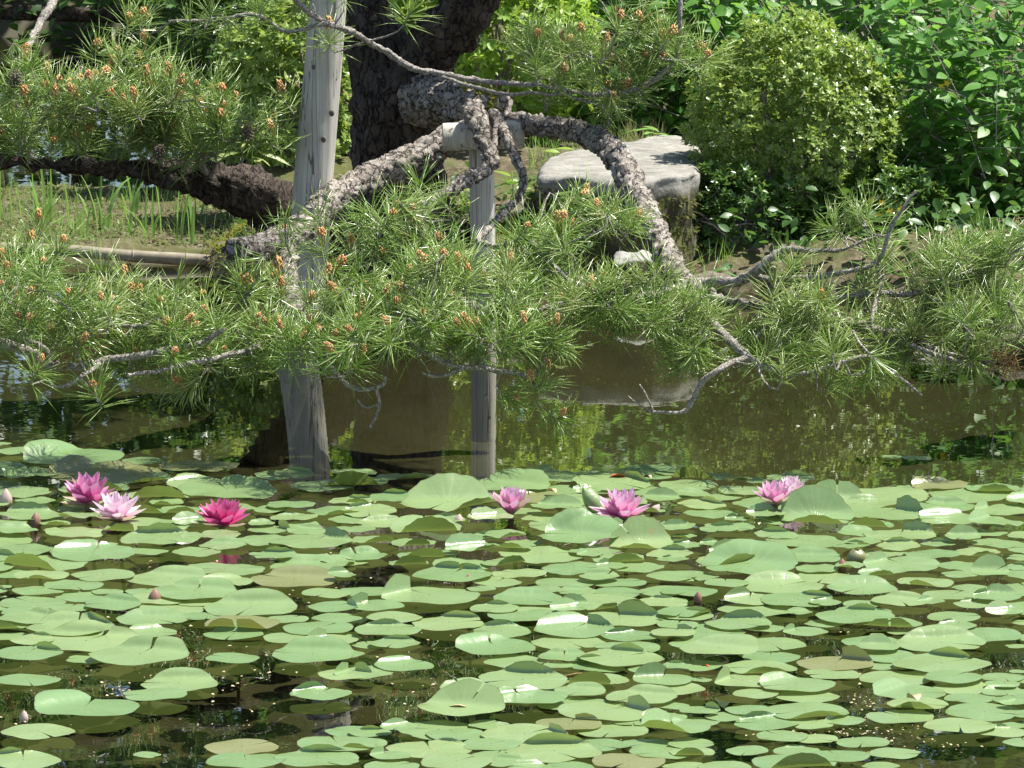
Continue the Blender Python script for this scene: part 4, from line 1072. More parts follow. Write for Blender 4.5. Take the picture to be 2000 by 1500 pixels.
def iris(px, py, Y, h, n, label, fan=.8):
    b = P(px, py, Y); b.z = gz(b.x, Y) - .01
    t = empty('iris_plant', b, label, 'plant', 'iris plants on the muddy bank')
    for i in range(n):
        hh = h * random.uniform(.4, 1.15); lean = random.gauss(0, fan * .7); az = random.random() * 6.28; w = random.uniform(.0038, .0078)
        V, F = [], []; m = 7
        dx, dy = math.cos(az) * .35 + (1 if lean > 0 else -1) * .75, math.sin(az) * .5
        bend = abs(lean) * (1.5 if random.random() < .2 else .7)
        sx = Vector((math.cos(az + .5), math.sin(az + .5), 0))
        for j in range(m + 1):
            s = j / m; c = Vector((dx, dy, 0)) * bend * hh * s ** 1.8 * .6 + Vector((0, 0, hh * (s - .3 * bend * s ** 3)))
            ww = w * (1 - s ** 2.4) * (.8 + .4 * s) + .0004
            V += [c - sx * ww, c + Vector((-sx.y, sx.x, 0)) * ww * .25, c + sx * ww]
        for j in range(m):
            a = 3 * j; F += [(a, a + 1, a + 4, a + 3), (a + 1, a + 2, a + 5, a + 4)]
        o = link('blade', make_mesh('blade', [tuple(v) for v in V], F, M['iris']), t)
        o.location = (random.gauss(0, .03), random.gauss(0, .03), 0)
for a in ((85, 455, 19.25, .24, 7, 'iris clump with tall blades nearest the picture edge on the mud'), (20, 440, 19.4, .22, 6, 'iris clump half hidden by needles at the picture edge'),
          (190, 450, 19.2, .24, 8, 'tall iris clump beneath the middle of the dark low limb tip'), (275, 470, 18.95, .25, 7, 'iris clump just behind the bamboo edging pole'),
          (362, 480, 18.9, .20, 8, 'pale fanned iris clump below the thick dark limb'), (160, 470, 19.0, .15, 5, 'short yellowing iris clump behind the bamboo pole'),
          (390, 430, 19.4, .14, 5, 'small iris clump in the shade of the thick dark limb'), (240, 420, 19.6, .2, 5, 'iris clump further back on the mud'),
          (330, 190, 20.2, .30, 3, 'long dark iris blades rising before the shaded azalea'), (400, 190, 20.1, .28, 3, 'two leaning iris blades beside the pale leaved plant'),
          (180, 118, 26.75, .22, 6, 'far iris clump at the edge of the back channel'), (260, 110, 26.75, .2, 6, 'far iris clump along the back channel nearer the azaleas')):
    iris(*a)
def leafy(name, px, py, Y, n, L, mat, label, spreadv=.06, hgt=.1, cat='plant', base=LEAF_LONG, up=.5):
    b = P(px, py, Y); b.z = max(gz(b.x, Y), -.02)
    t = empty(name, b, label, cat); me = make_mesh('leaf', base[0] * L, base[1], M[mat])
    V, F = tube([(Vector((0, 0, 0)), .002), (Vector((.004, 0, hgt * .5)), .0018), (Vector((0, 0, hgt)), .001)], 5)
    link('stem', make_mesh('stem', V, F, M['iris']), t)
    for i in range(n):
        az = i * 2.4 + random.random(); y = np.array([[math.cos(az), math.sin(az) * .8, random.uniform(-.2, up)]])
        R = basis(y, np.array([[0, -.3, 1.]]) + RNG.normal(size=(1, 3)) * .2)[0]
        o = link('leaf', me, t)
        o.matrix_local = Matrix.Translation((random.gauss(0, spreadv * .25), random.gauss(0, spreadv * .25), hgt * random.uniform(.35, 1.0))) @ Matrix(R.tolist()).to_4x4() @ Matrix.Scale(random.uniform(.7, 1.1), 4)
    return t
leafy('bamboo_grass', 490, 250, 19.05, 16, .13, 'pale_leaf', 'pale yellow green plant with narrow leaves beside the leaning weathered post', .12, .34)
leafy('seedling', 1075, 455, 17.95, 6, .075, 'pale_leaf', 'seedling with a few pale drooping leaves before the pale boulder', .02, .14, base=leaf_base(.34, .06, .4, 3))
leafy('seedling', 1000, 360, 18.5, 9, .07, 'azalea_bright', 'bright leafy seedling just beyond the thin prop post', .05, .12, base=leaf_base(.3, .06, .2, 3))
leafy('herb_plant', 1275, 280, 19.2, 14, .10, 'iris', 'narrow leaved weed growing behind the pale boulder', .06, .13)
leafy('herb_plant', 1120, 265, 19.0, 12, .07, 'azalea_bright', 'low leafy weed behind the pale boulder, beside the limb', .08, .09, base=leaf_base(.3, .06, .2, 3))
leafy('broad_plant', 285, 100, 21.5, 7, .16, 'blue_leaf', 'blue green plant with a few broad leaves before the far channel', .08, .95, base=LEAF_OVAL, up=.1)
leafy('herb_plant', 1420, 500, 17.95, 12, .06, 'broad', 'small dark fern like weed in the shade under the azalea', .06, .10)
leafy('herb_plant', 460, 540, 18.2, 14, .05, 'ground_leaf', 'low yellow green weed at the waterline under the cut limb end', .10, .07, base=leaf_base(.4, .06, .2, 3))
# yellow flowers in the shade
for i, (x, y) in enumerate(((1702, 392), (1722, 396), (1738, 412), (1760, 408), (1716, 420), (1850, 162), (1838, 170))):
    Yf = 18.12 if i < 5 else 18.5
    c = P(x, y, Yf)
    lab = ('topmost yellow flower of the shaded group beside the rounded azalea', 'yellow flower just below the topmost one beside the rounded azalea', 'middle yellow flower of the shaded group beside the rounded azalea',
           'outermost yellow flower of the group, farthest from the rounded azalea', 'lowest yellow flower of the shaded group beside the rounded azalea', 'upper tiny yellow flower among the broad leaves', 'lower tiny yellow flower among the broad leaves')[i]
    if i == 6: lab = 'lower tiny yellow flower among the broad leaves, nearer the azalea'
    t = empty('yellow_flower', c, lab, 'flower', 'yellow flowers in the shade' if i < 5 else 'yellow flowers among broad leaves')
    for k in range(5):
        a = k * 1.257 + i; R = basis(np.array([[math.cos(a), -.25, math.sin(a)]]), np.array([[0, -1., .2]]))[0]
        o = link('petal', bpy.data.meshes.get('yellow_petal') or make_mesh('yellow_petal', leaf_base(.6, .05, .1, 2)[0] * .013, leaf_base(.6, .05, .1, 2)[1], M['yellow']), t)
        o.matrix_local = Matrix(R.tolist()).to_4x4()
    V, F = tube([(Vector((0, .001, 0)), .001), (Vector((.01, .05, -.10)), .0012)], 4)
    link('stem', make_mesh('stem', V, F, M['iris']), t)

# bamboo edging poles of the mud bank
def pole(pts, r, label, group='edging poles of the mud bank', nodes=5, mat='bamboo'):
    a = pts[0]; t = empty('bamboo_pole', a, label, 'pole', group)
    path = catmull([(p - a, r) for p in pts], .03)
    V, F = tube(path, 14, lambda q, rr: .0012 * noise.noise(q * 40) + .0025 * noise.noise(Vector((q.x * 4, 1, 2))))
    link('pole', make_mesh('pole', V, F, M[mat]), t)
    for i in range(nodes):
        q = path[int((i + .5) / nodes * (len(path) - 1))][0]; d = (path[-1][0] - path[0][0]).normalized() * .004
        V, F = tube([(q - d, r * 1.02), (q - d * .3, r * 1.10), (q + d * .3, r * 1.10), (q + d, r * 1.02)], 14)
        link('node_ring', make_mesh('node_ring', V, F, M[mat]), t)
pole([P(-60, 482, 18.63), P(120, 489, 18.63), P(260, 500, 18.63), P(410, 509, 18.62)], .0195, 'long bamboo pole edging the mud bank along the water')
pole([P(-60, 408, 20.38), P(150, 402, 20.38), P(330, 396, 20.4)], .02, 'second bamboo pole along the back of the iris mud bank')
fa, fb_ = P(-60, 22, 26.6), P(430, 36, 26.62)
pole([fa, fa.lerp(fb_, .5), fb_], .035, 'dark edging pole across the far channel', mat='bark_trunk')
# pale grey leaning stick at the far bank
# ================================================================ lily pads
# per photo strip: (origin x, origin y), then pads (u, v, width, folds...) in strip units of .35 px
PADS = []
def strip(x0, y0, rows):
    for r in rows:
        u, v, w = r[:3]; folds = []
        for f in r[3:]:
            folds.append((f[0], (f[1] - u) / (w / 2), (v - f[2]) / (w / 2)))
        PADS.append((x0 + u * .35, y0 + v * .35, w * .35, folds))
W, D, Fn, B = 'W', 'D', 'F', 'B'
strip(0, 850, [
    (100, 85, 240), (20, 45, 90), (405, 118, 555, (W, 310, 125)), (800, 142, 240), (1110, 170, 430), (600, 215, 640, (W, 515, 215)),
    (20, 240, 170, (B, 20, 170)), (105, 250, 170, (B, 110, 200)), (235, 240, 190, (B, 240, 180)), (130, 315, 330), (800, 240, 350), (1080, 262, 300, (W, 1090, 235)), (900, 330, 380, (D, 870, 345)), (930, 372, 200, (D, 940, 370)), (1270, 305, 560, (W, 1400, 330)),
    (1590, 218, 320), (1800, 280, 370, (D, 1840, 270)), (1960, 365, 260), (1620, 385, 270), (1500, 412, 210), (1880, 420, 330),
    (170, 440, 390, (D, 190, 430)), (85, 525, 250, (W, 100, 480)), (420, 540, 350), (310, 490, 190), (420, 445, 200), (560, 440, 190), (790, 425, 280), (820, 510, 500), (900, 572, 480, (D, 775, 555)), (1050, 505, 190, (B, 1040, 480)), (1230, 552, 240),
    (1095, 650, 280), (1480, 585, 310), (1740, 590, 480, (Fn, 1790, 545)), (1940, 520, 150), (1460, 490, 150, (W, 1460, 480)), (1640, 455, 260), (520, 655, 460, (W, 350, 630)), (820, 645, 250), (130, 640, 350), (250, 712, 490, (D, 110, 710)), (70, 770, 300), (230, 780, 300), (600, 610, 130), (440, 605, 140),
    (1255, 745, 430), (950, 802, 475, (W, 1060, 780)), (1640, 805, 480, (W, 1840, 785)), (1530, 667, 290), (1720, 725, 430, (W, 1870, 715)), (1930, 700, 260), (1920, 780, 140, (W, 1850, 770)),
    (410, 835, 325), (600, 873, 180), (1090, 870, 480, (W, 1260, 860)), (890, 910, 350), (1130, 925, 340), (450, 900, 290), (180, 935, 390), (15, 845, 100), (150, 985, 300), (950, 972, 390), (1400, 962, 540, (W, 1560, 965)), (1820, 880, 280), (1860, 955, 290, (Fn, 1975, 900)), (800, 872, 200), (10, 900, 60)])
strip(650, 850, [
    (120, 205, 250), (120, 262, 390, (D, 60, 260)), (400, 230, 300), (690, 245, 280), (120, 365, 250), (200, 420, 330, (D, 60, 415)), (330, 345, 270), (640, 400, 520, (B, 630, 300), (D, 800, 400)), (1000, 300, 420, (B, 1010, 240)), (1110, 350, 360, (W, 1080, 320)),
    (1250, 225, 340, (D, 1140, 215)), (1430, 232, 380), (1775, 205, 390), (1560, 262, 430), (1330, 310, 420), (1250, 420, 280, (B, 1310, 370), (D, 1270, 410)), (1420, 330, 160, (B, 1420, 300)), (1830, 375, 230, (B, 1800, 320)), (1950, 335, 170, (W, 1920, 320)), (1780, 420, 160),
    (880, 480, 260, (B, 880, 450)), (90, 470, 230), (150, 522, 190), (520, 545, 400, (B, 500, 500), (D, 640, 540)), (850, 565, 230, (D, 850, 550)), (620, 470, 250, (D, 640, 450)), (1290, 505, 440), (1180, 460, 260), (1380, 580, 480, (B, 1530, 540), (W, 1300, 530)), (1720, 622, 370, ('U', 1735, 540), (D, 1720, 720)), (1900, 500, 240, (D, 1880, 470)), (1960, 560, 150, (D, 1960, 560)),
    (60, 592, 150), (240, 582, 260), (450, 600, 250, (D, 450, 615)), (770, 650, 310, (B, 740, 600), (D, 850, 660)), (1165, 668, 470), (950, 708, 240), (530, 668, 330), (160, 672, 300, (W, 200, 655)), (420, 712, 240), (720, 722, 340), (1000, 620, 220), (1060, 600, 200), (960, 550, 250),
    (665, 775, 440, (D, 600, 755)), (1040, 770, 300), (1345, 742, 350), (1560, 725, 190, (Fn, 1550, 690)), (1690, 735, 330), (1300, 822, 335), (1600, 822, 300), (1890, 785, 290), (1860, 870, 330), (830, 855, 170), (540, 893, 550, (Fn, 420, 840)), (190, 872, 300), (240, 948, 320, (Fn, 115, 910)), (40, 800, 150, (B, 40, 780)), (30, 700, 200, (W, 30, 690)),
    (1090, 912, 400, (W, 1250, 890)), (1490, 932, 490, (D, 1640, 945)), (1590, 878, 310), (880, 968, 220), (1060, 985, 350), (1330, 990, 230, (B, 1330, 960)), (1850, 932, 280), (1430, 690, 150, (B, 1440, 670)), (1600, 690, 310), (1880, 660, 260)])
strip(1300, 850, [
    (30, 208, 170), (200, 228, 330), (430, 242, 130), (520, 258, 140, (D, 530, 245)), (690, 238, 280), (1530, 276, 325, (W, 1390, 280)), (1370, 292, 170), (1250, 332, 460), (1830, 295, 330), (1700, 332, 470), (1960, 290, 120), (140, 325, 220, (W, 150, 315)), (300, 345, 270), (200, 385, 270, (D, 170, 370)),
    (955, 375, 320, ('U', 930, 290)), (845, 475, 420, ('U', 845, 380), (D, 845, 560)), (560, 460, 220, (B, 510, 400)), (400, 465, 150, (Fn, 400, 430)), (600, 470, 240, (D, 590, 450)), (1220, 432, 440, (Fn, 1270, 430)), (1580, 465, 340, (W, 1580, 430)), (1800, 500, 240, (B, 1790, 480)), (1890, 415, 350, (Fn, 1840, 400)), (1900, 492, 200), (250, 435, 300), (360, 510, 280), (300, 520, 220, (D, 300, 510)), (1130, 380, 320, (W, 1240, 370)),
    (60, 540, 180, (B, 60, 500)), (1070, 540, 230, (W, 1070, 520)), (100, 612, 230, (D, 100, 590)), (280, 605, 190, (D, 270, 590)), (620, 555, 250, (D, 620, 545)), (800, 592, 500), (1310, 555, 400, (Fn, 1360, 560)), (1040, 615, 210, (D, 1030, 590)), (1300, 615, 260, (D, 1290, 600)), (1520, 605, 200, (D, 1520, 590)), (1660, 590, 210, (B, 1650, 570)), (1850, 602, 310), (480, 600, 250, (D, 470, 600)), (1100, 590, 200, (D, 1080, 600)),
    (800, 680, 370, (W, 920, 650)), (1320, 720, 420, (Fn, 1280, 690)), (1490, 662, 310), (340, 700, 360, (D, 290, 695)), (460, 748, 560, (B, 600, 720)), (1180, 770, 210, (W, 1150, 750), (D, 1270, 770)), (1810, 775, 230, ('U', 1810, 720)), (1640, 775, 200), (1965, 735, 160, (D, 1960, 720)), (130, 785, 330), (850, 742, 250), (340, 822, 250), (640, 842, 500, (W, 760, 800)), (1100, 852, 400, (W, 1235, 855)), (1450, 820, 310, (D, 1330, 820)), (1700, 850, 210), (40, 690, 180, (D, 60, 650)),
    (130, 870, 310), (470, 912, 310, (D, 420, 900)), (740, 918, 430, (D, 740, 908)), (890, 930, 190, (D, 890, 925)), (1100, 940, 230), (1310, 922, 330, (W, 1370, 905)), (1480, 955, 160, (B, 1490, 940)), (50, 918, 140), (740, 985, 160, (W, 740, 970)), (510, 972, 430), (1850, 925, 290, (B, 1880, 890), (D, 1800, 910)), (1100, 985, 330, (D, 1170, 980)), (100, 985, 300, (D, 210, 990)), (1600, 890, 330), (1740, 940, 260)])
strip(0, 1150, [
    (170, 160, 350, (W, 240, 150)), (850, 168, 390, (W, 950, 150)), (400, 212, 520, (D, 610, 190), (W, 530, 200)), (850, 242, 300, (W, 920, 230)), (1350, 190, 430, (D, 1260, 188)), (1305, 252, 330, (W, 1290, 240)), (60, 265, 250), (180, 282, 260, (D, 140, 245)), (1640, 270, 350), (1850, 282, 290, (Fn, 1800, 215)), (1880, 162, 280),
    (480, 292, 640, (W, 600, 270)), (780, 365, 565, (W, 960, 355)), (150, 358, 400), (1295, 385, 310), (1745, 362, 490, (W, 1900, 345)), (150, 508, 370), (1930, 475, 320, (Fn, 1995, 450)), (1000, 528, 460, (W, 1090, 510)), (862, 588, 360), (480, 658, 590, (W, 320, 630)), (1785, 582, 355), (212, 795, 412), (130, 955, 430, (D, 10, 935)),
    (1350, 882, 415), (1370, 955, 450), (1770, 945, 460, (D, 1860, 925)), (1880, 862, 440), (1960, 795, 290), (820, 925, 160)])
strip(650, 1150, [
    (80, 168, 160), (308, 227, 365), (50, 276, 240), (200, 312, 200), (345, 302, 280), (60, 362, 230, (W, 60, 345)), (650, 190, 420, (D, 570, 168)), (940, 237, 350, (D, 1020, 230)), (900, 108, 270), (1070, 148, 400), (1340, 118, 200, (B, 1330, 110)), (1345, 222, 470, (W, 1230, 190), (Fn, 1360, 210)), (1600, 168, 450, (Fn, 1630, 175)), (1870, 152, 290), (1660, 262, 320), (1900, 242, 260, (Fn, 1930, 190)),
    (910, 322, 470, (W, 780, 310)), (1320, 300, 420), (1640, 327, 370), (1610, 382, 480, (D, 1740, 372)), (1015, 405, 355), (400, 426, 330, (W, 300, 405)), (170, 466, 350, (Fn, 150, 440)), (1060, 508, 510, (D, 1180, 480)), (1260, 425, 170), (1490, 430, 330), (1750, 450, 200), (1920, 427, 170), (1480, 512, 360, (D, 1420, 510)), (1840, 502, 340, (Fn, 1710, 490)),
    (30, 580, 160), (770, 620, 310), (1100, 602, 410, (W, 1050, 590)), (720, 690, 480, (B, 880, 680)), (1330, 640, 410), (1720, 602, 400, (W, 1900, 570)), (1520, 682, 540, (Fn, 1600, 640)), (1900, 652, 180), (590, 787, 470), (690, 812, 340), (370, 800, 210, (B, 370, 790)), (60, 792, 180), (210, 802, 240), (1070, 812, 500, (Fn, 1130, 780)), (1560, 790, 400), (1910, 800, 390, (B, 1900, 760), (D, 1810, 815)),
    (160, 862, 300, (D, 170, 862)), (540, 892, 470, (D, 640, 872)), (1235, 907, 550, (D, 1130, 875)), (1490, 872, 340), (1830, 912, 360), (60, 962, 180), (690, 962, 410), (1650, 962, 420), (1320, 992, 280), (1680, 740, 240)])
strip(1300, 1150, [
    (130, 148, 280, (D, 210, 138)), (410, 190, 370, (D, 460, 183)), (230, 245, 470), (550, 218, 230), (780, 237, 250, (Fn, 690, 240)), (890, 192, 230, (D, 905, 170)), (1060, 150, 430, (D, 1170, 120)), (1265, 192, 345, (D, 1180, 188)), (1610, 155, 300), (1890, 152, 220, (B, 1860, 120)), (1750, 230, 160, (Fn, 1750, 190)),
    (1780, 255, 430), (1540, 302, 500, (W, 1400, 290)), (1140, 292, 310), (1190, 350, 240, (B, 1190, 330)), (1960, 320, 130), (1300, 242, 130), (1180, 255, 80), (300, 360, 440, (B, 500, 345)), (595, 310, 400), (160, 427, 320), (520, 440, 420, (D, 590, 450)), (950, 415, 440, (Fn, 1020, 375)),
    (1540, 415, 540, (D, 1710, 390)), (1250, 375, 330), (930, 475, 320), (1290, 497, 415), (1965, 460, 100), (70, 500, 180), (200, 507, 120), (430, 512, 350, (Fn, 270, 500)), (730, 532, 420, (W, 630, 540)), (500, 585, 260), (790, 600, 355), (1360, 577, 430, (W, 1240, 575)), (1410, 642, 360, (D, 1450, 655)), (1310, 712, 370), (1890, 575, 250, (W, 1950, 590)), (1780, 685, 460), (1940, 665, 160, (B, 1940, 655)), (1880, 530, 200),
    (780, 682, 480, (D, 710, 690)), (560, 747, 380, (D, 420, 730)), (1640, 762, 400), (1940, 762, 180), (650, 820, 300), (840, 836, 260), (1100, 856, 300), (150, 912, 260, (D, 80, 930)), (960, 932, 360), (1280, 917, 290), (720, 967, 470, (D, 800, 982)), (330, 992, 300), (1200, 987, 210)])
PADS += [(1742, 892, 42, []), (1790, 894, 58, []), (1660, 1103, 60, [('D', 0, 0)])]
dr_ = random.Random(77)
for q in PADS:
    if 925 < q[1] < 1125 and not q[3] and dr_.random() < .34: q[3].append(('D', dr_.uniform(-.6, .6), dr_.choice((-.1, -.1, .1))))
    elif q[1] >= 1125 and not q[3] and dr_.random() < .10: q[3].append(('D', dr_.uniform(-.6, .6), .1))
# further pads in the crowded part, wherever the list above leaves room
WATER = [(430, 1105, 150, 22), (250, 1100, 120, 14), (560, 1160, 70, 18), (180, 1210, 90, 14), (370, 1240, 90, 20), (520, 1320, 330, 62), (780, 1330, 90, 90), (860, 1290, 60, 50), (640, 1410, 170, 40), (330, 1430, 180, 30), (1030, 1390, 70, 18), (780, 1120, 110, 22), (620, 970, 70, 20), (1640, 1270, 60, 26), (1670, 1365, 40, 36), (1440, 1360, 60, 20), (1660, 1440, 260, 20), (1900, 1480, 170, 26), (1950, 1275, 60, 22), (1500, 1180, 40, 10), (900, 1185, 110, 20)]
fr = random.Random(21); filled = list(PADS)
for _ in range(9000):
    x, y = fr.uniform(-30, 2030), fr.uniform(915, 1500); w = fr.uniform(80, 165)
    if y < 935 + .02 * abs(x - 900) and x > 250: continue
    if any(((x - a) / (b_ + w * .35)) ** 2 + ((y - b) / (c_ + w * .07)) ** 2 < 1 for a, b, b_, c_ in WATER): continue
    if x < 700 and y > 1290: continue
    if all(((x - p[0]) / (.40 * (w + p[2]))) ** 2 + ((y - p[1]) / (.40 * (w + p[2]) * .19)) ** 2 > 1 for p in filled):
        q = (x, y, w, [] if fr.random() < .72 else [(fr.choice('WWDF'), fr.uniform(-.5, .7), fr.uniform(-.05, .1))]); filled.append(q); PADS.append(q)
print('filled to', len(PADS))
# the beds of pads outside the picture
for i in range(26):
    y = random.uniform(960, 1480)
    PADS.append((random.choice((random.uniform(-210, -70), random.uniform(2070, 2230))), y, random.uniform(110, 190), [('W', .3, .1)] if i % 5 == 0 else []))
for i in range(16): PADS.append((random.uniform(-100, 2100), random.uniform(1530, 1640), random.uniform(120, 210), []))

def pad_mesh(R, folds, rr, ragged, big=False):
    na, nr = 48, 13
    gap = rr.uniform(.05, .16); side = None
    n0 = rr.random() * 2 * math.pi
    spec = []
    for code, fx, fy in folds:
        lx = max(-.55, min(.55, fx * .7)); rad = math.radians
        if code == 'W': spec.append((rad((82 if fx > .2 else 126 if fx < -.2 else 106) + rr.gauss(0, 16)), rr.uniform(.48, .66), rad(rr.uniform(42, 62)), .14, 'pillow', 0))
        elif code == 'U': spec.append((rad(90 - 14 * fx + rr.gauss(0, 6)), rr.uniform(-.12, .0), rad(rr.uniform(58, 70)), .42, None, 0))
        elif code == 'B' and big: spec.append((rad(90 - 18 * fx + rr.gauss(0, 10)), rr.uniform(.05, .28), rad(rr.uniform(30, 44)), .35, 'pillow' if rr.random() < .5 else None, 0))
        elif code == 'B': spec.append((rad((60 if fx > .15 else 120) + rr.gauss(0, 16)), rr.uniform(.42, .6), rad(rr.uniform(48, 75)), .12, None, 0))
        elif code == 'D':
            if fy > .03: spec.append((rad(90 - 45 * lx + rr.gauss(0, 16)), rr.uniform(.68, .84), rad(rr.uniform(85, 120)), .05, None, 0))
            else: spec.append((rad(-90 + 45 * lx + rr.gauss(0, 16)), rr.uniform(.5, .8), rad(rr.uniform(50, 90)), .10, None, 0))
        elif code == 'F':
            sg_ = 1 if fx > 0 else -1
            d = rad(90 - sg_ * rr.uniform(15, 60)); n0 = d + sg_ * rr.uniform(.15, .4)
            spec.append((d, rr.uniform(.52, .7), rad(rr.uniform(70, 95)), .05, 'notch', 0))
    a1, a2, a3 = rr.random() * 6, rr.random() * 6, rr.random() * 6
    V, F, rim = [], [], []
    for j in range(nr + 1):
        t = j / nr; t = .02 + .98 * (t ** .8)
        for i in range(na + 1):
            a = n0 + gap * t * .5 + (2 * math.pi - gap * t) * i / na
            if i == 0 or i == na: a += 0
            shape = 1 + .035 * math.sin(2 * a + a1) + .018 * math.sin(5 * a + a2) + ragged * .02 * math.sin(17 * a + a3)
            r = R * t * shape
            if (i < 3 or i > na - 3) and t > .8: r *= 1 - .10 * (1 - min(i, na - i) / 3) * (t - .8) / .2
            p = np.array([r * math.cos(a), r * math.sin(a), 0.0])
            z = R * t * t * (.022 * math.sin(3 * a + a2) + .014 * math.sin(7 * a + a3) * ragged + .015 * (1 - t) * math.cos(a + a1))
            z += R * .012 * (1 - t)
            for d, off, phi, rho, lim, lx in spec:
                dv = np.array([math.cos(d), math.sin(d)]); pp = p[:2] / R
                s = pp @ dv - off; lat = pp - dv * (pp @ dv)
                if s <= 0: continue
                if lim == 'notch':
                    cr = math.cos(n0) * pp[1] - math.sin(n0) * pp[0]
                    sgn = 1 if math.sin(d - n0) > 0 else -1
                    if cr * sgn <= 0: continue
                ph = phi
                if s < rho * ph:
                    g = s / rho; al, zz = rho * math.sin(g), rho * (1 - math.cos(g))
                else:
                    q = s - rho * ph; al, zz = rho * math.sin(ph) + q * math.cos(ph), rho * (1 - math.cos(ph)) + q * math.sin(ph)
                    if lim == 'pillow':
                        m_ = 1.25 * phi / max(.2, 1 - off); g = m_ * q            # the flap arches back over
                        al = rho * math.sin(ph) + (math.sin(ph) - math.sin(ph - g)) / m_
                        zz = rho * (1 - math.cos(ph)) + (math.cos(ph - g) - math.cos(ph)) / m_
                p[:2] = (lat + dv * (off + al)) * R; z += zz * R
            p[2] = z; V.append(p); rim.append(t)
    w = na + 1
    for j in range(nr):
        for i in range(na):
            a = j * w + i; F.append((a, a + w, a + w + 1, a + 1))
    return np.array(V), np.array(F), rim
LAND = [(172, 985, 'the deep rose lily'), (229, 1012, 'the pale pink lily'), (434, 1020, 'the magenta lily'), (998, 998, 'the half open lily'), (1214, 1005, 'the large open lily'), (1514, 984, 'the raised pink lily'),
        (12, 988, 'the greenish bud'), (302, 1175, 'the plump brown bud'), (915, 1140, 'the tiny pointed bud'), (1645, 1112, 'the grey brown bud'), (1362, 1172, 'the small pink bud'), (47, 1405, 'the pale corner bud'), (497, 955, 'the pale rolled leaf'),
        (1203, 931, 'the rust red leaf'), (893, 1379, 'the tan fallen leaf'), (1783, 1362, 'the crumpled pale petal'), (708, 1176, 'the fan shaped fallen leaf'), (1378, 1300, 'the curled brown leaf'), (1135, 1316, 'the yellow withered strip'), (1520, 1078, 'the magenta bud tip'),
        (600, 905, 'the big post reflection'), (945, 905, 'the thin post reflection'), (1000, 1495, 'the bottom edge midpoint'), (20, 1490, 'the bottom left corner'), (1980, 1490, 'the bottom right corner'), (1990, 1180, 'the right edge midpoint'), (10, 1250, 'the left edge midpoint'), (500, 1490, 'the bottom edge quarter')]
def describe(x, y, w, folds, used, withered):
    size = 'wide' if w > 165 else 'small' if w < 85 else 'middling'
    c = folds[0][0] if folds else ''
    st = {'': 'flat', 'W': 'white lobed', 'D': 'dark lipped', 'F': 'finned', 'B': 'upraised', 'U': 'upright'}[c]
    if len(folds) > 1: st = 'twice folded'
    if withered: st = 'withered'
    near = sorted(LAND, key=lambda l: math.hypot(x - l[0], (y - l[1]) * 4.2))
    for lx, ly, nm in near[:10]:
        dx, dy = x - lx, (y - ly) * 4.2; d = math.hypot(dx, dy)
        v = 'below' if dy > 0 else 'above'; h = 'right of' if dx > 0 else 'left of'
        if abs(dx) > 2.2 * abs(dy): way = h
        elif abs(dy) > 2.2 * abs(dx): way = v
        else: way = v + ' and ' + h
        k = d / 150
        far = 'just' if k < .8 else 'one width' if k < 1.6 else 'two widths' if k < 2.6 else 'three widths' if k < 3.6 else 'four widths' if k < 4.6 else 'five widths' if k < 5.6 else 'six widths'
        lab = f'{size} {st} lily pad {far} {way} {nm}'
        if lab not in used and k < 6.6 and len(lab.split()) <= 16:
            used.add(lab); return lab
    return f'{size} {st} lily pad in the crowd near {near[0][2]}'
used = set(); rr = random.Random(5)
kept = []
for k, (x, y, w, folds) in enumerate(PADS): kept.append((x, y, w, folds))
INVIEW = sorted([k for k, q in enumerate(kept) if -40 < q[0] < 2040 and q[1] < 1530], key=lambda k: -kept[k][2])
KEEP = set(INVIEW[:300])
PADOBJ = 0
SIMPLE = []
for k, (x, y, w, folds) in enumerate(kept):
    R0 = w * .5 * mpp(G(x, y).y)
    z = .004 + .012 * rr.random() + (.004 if folds else 0)
    if R0 < .03: z = .004
    c = G(x, y, z)
    if 'B' in [f[0] for f in folds]: c.z += .012
    if 'U' in [f[0] for f in folds]: c.z += .006
    crowd = 900 < y < 1120
    V, F, rim = pad_mesh(R0, folds, rr, 1.0 if crowd else .4, (crowd and w > 112) or w > 150)
    T = Matrix.Rotation(rr.gauss(0, .022 if crowd else .008), 3, 'X') @ Matrix.Rotation(rr.gauss(0, .022 if crowd else .008), 3, 'Y')
    V = V @ np.array(T).T
    low = V[:, 2].min() + c.z
    if low < .0015: c.z += .0015 - low
    outside = not (-40 < x < 2040 and y < 1530)
    red = rr.random() < .03
    withered = (abs(x - 287) < 3 and abs(y - 1474) < 3)
    me_ = make_mesh('lily_pad', V, F, M['dead_pad'] if withered else M['pad_red'] if red else M['pad'], attrs={'rim': rim})
    if outside or k not in KEEP:
        SIMPLE.append((me_, c)); continue
    PADOBJ += 1
    o = link('lily_pad', me_, None, c)
    tag(o, describe(x, y, w, folds, used, withered), 'lily pad', 'lily pads floating on the pond')
Vs, Fs, Rs, n = [], [], [], 0
for me_, c in SIMPLE:
    v = np.zeros(len(me_.vertices) * 3); me_.vertices.foreach_get('co', v); v = v.reshape(-1, 3) + np.array(c)
    f = np.zeros(len(me_.polygons) * 4, np.int32); me_.polygons.foreach_get('vertices', f)
    q = np.zeros(len(v)); me_.attributes['rim'].data.foreach_get('value', q)
    Vs.append(v); Fs.append(f.reshape(-1, 4) + n); Rs.append(q); n += len(v)
    bpy.data.meshes.remove(me_)
tag(link('lily_pad_bed', make_mesh('lily_pad_bed', np.concatenate(Vs), np.concatenate(Fs), M['pad'], attrs={'rim': np.concatenate(Rs)})), kind='stuff')
print('pads', PADOBJ, 'tufts', len(tufts), n_view)
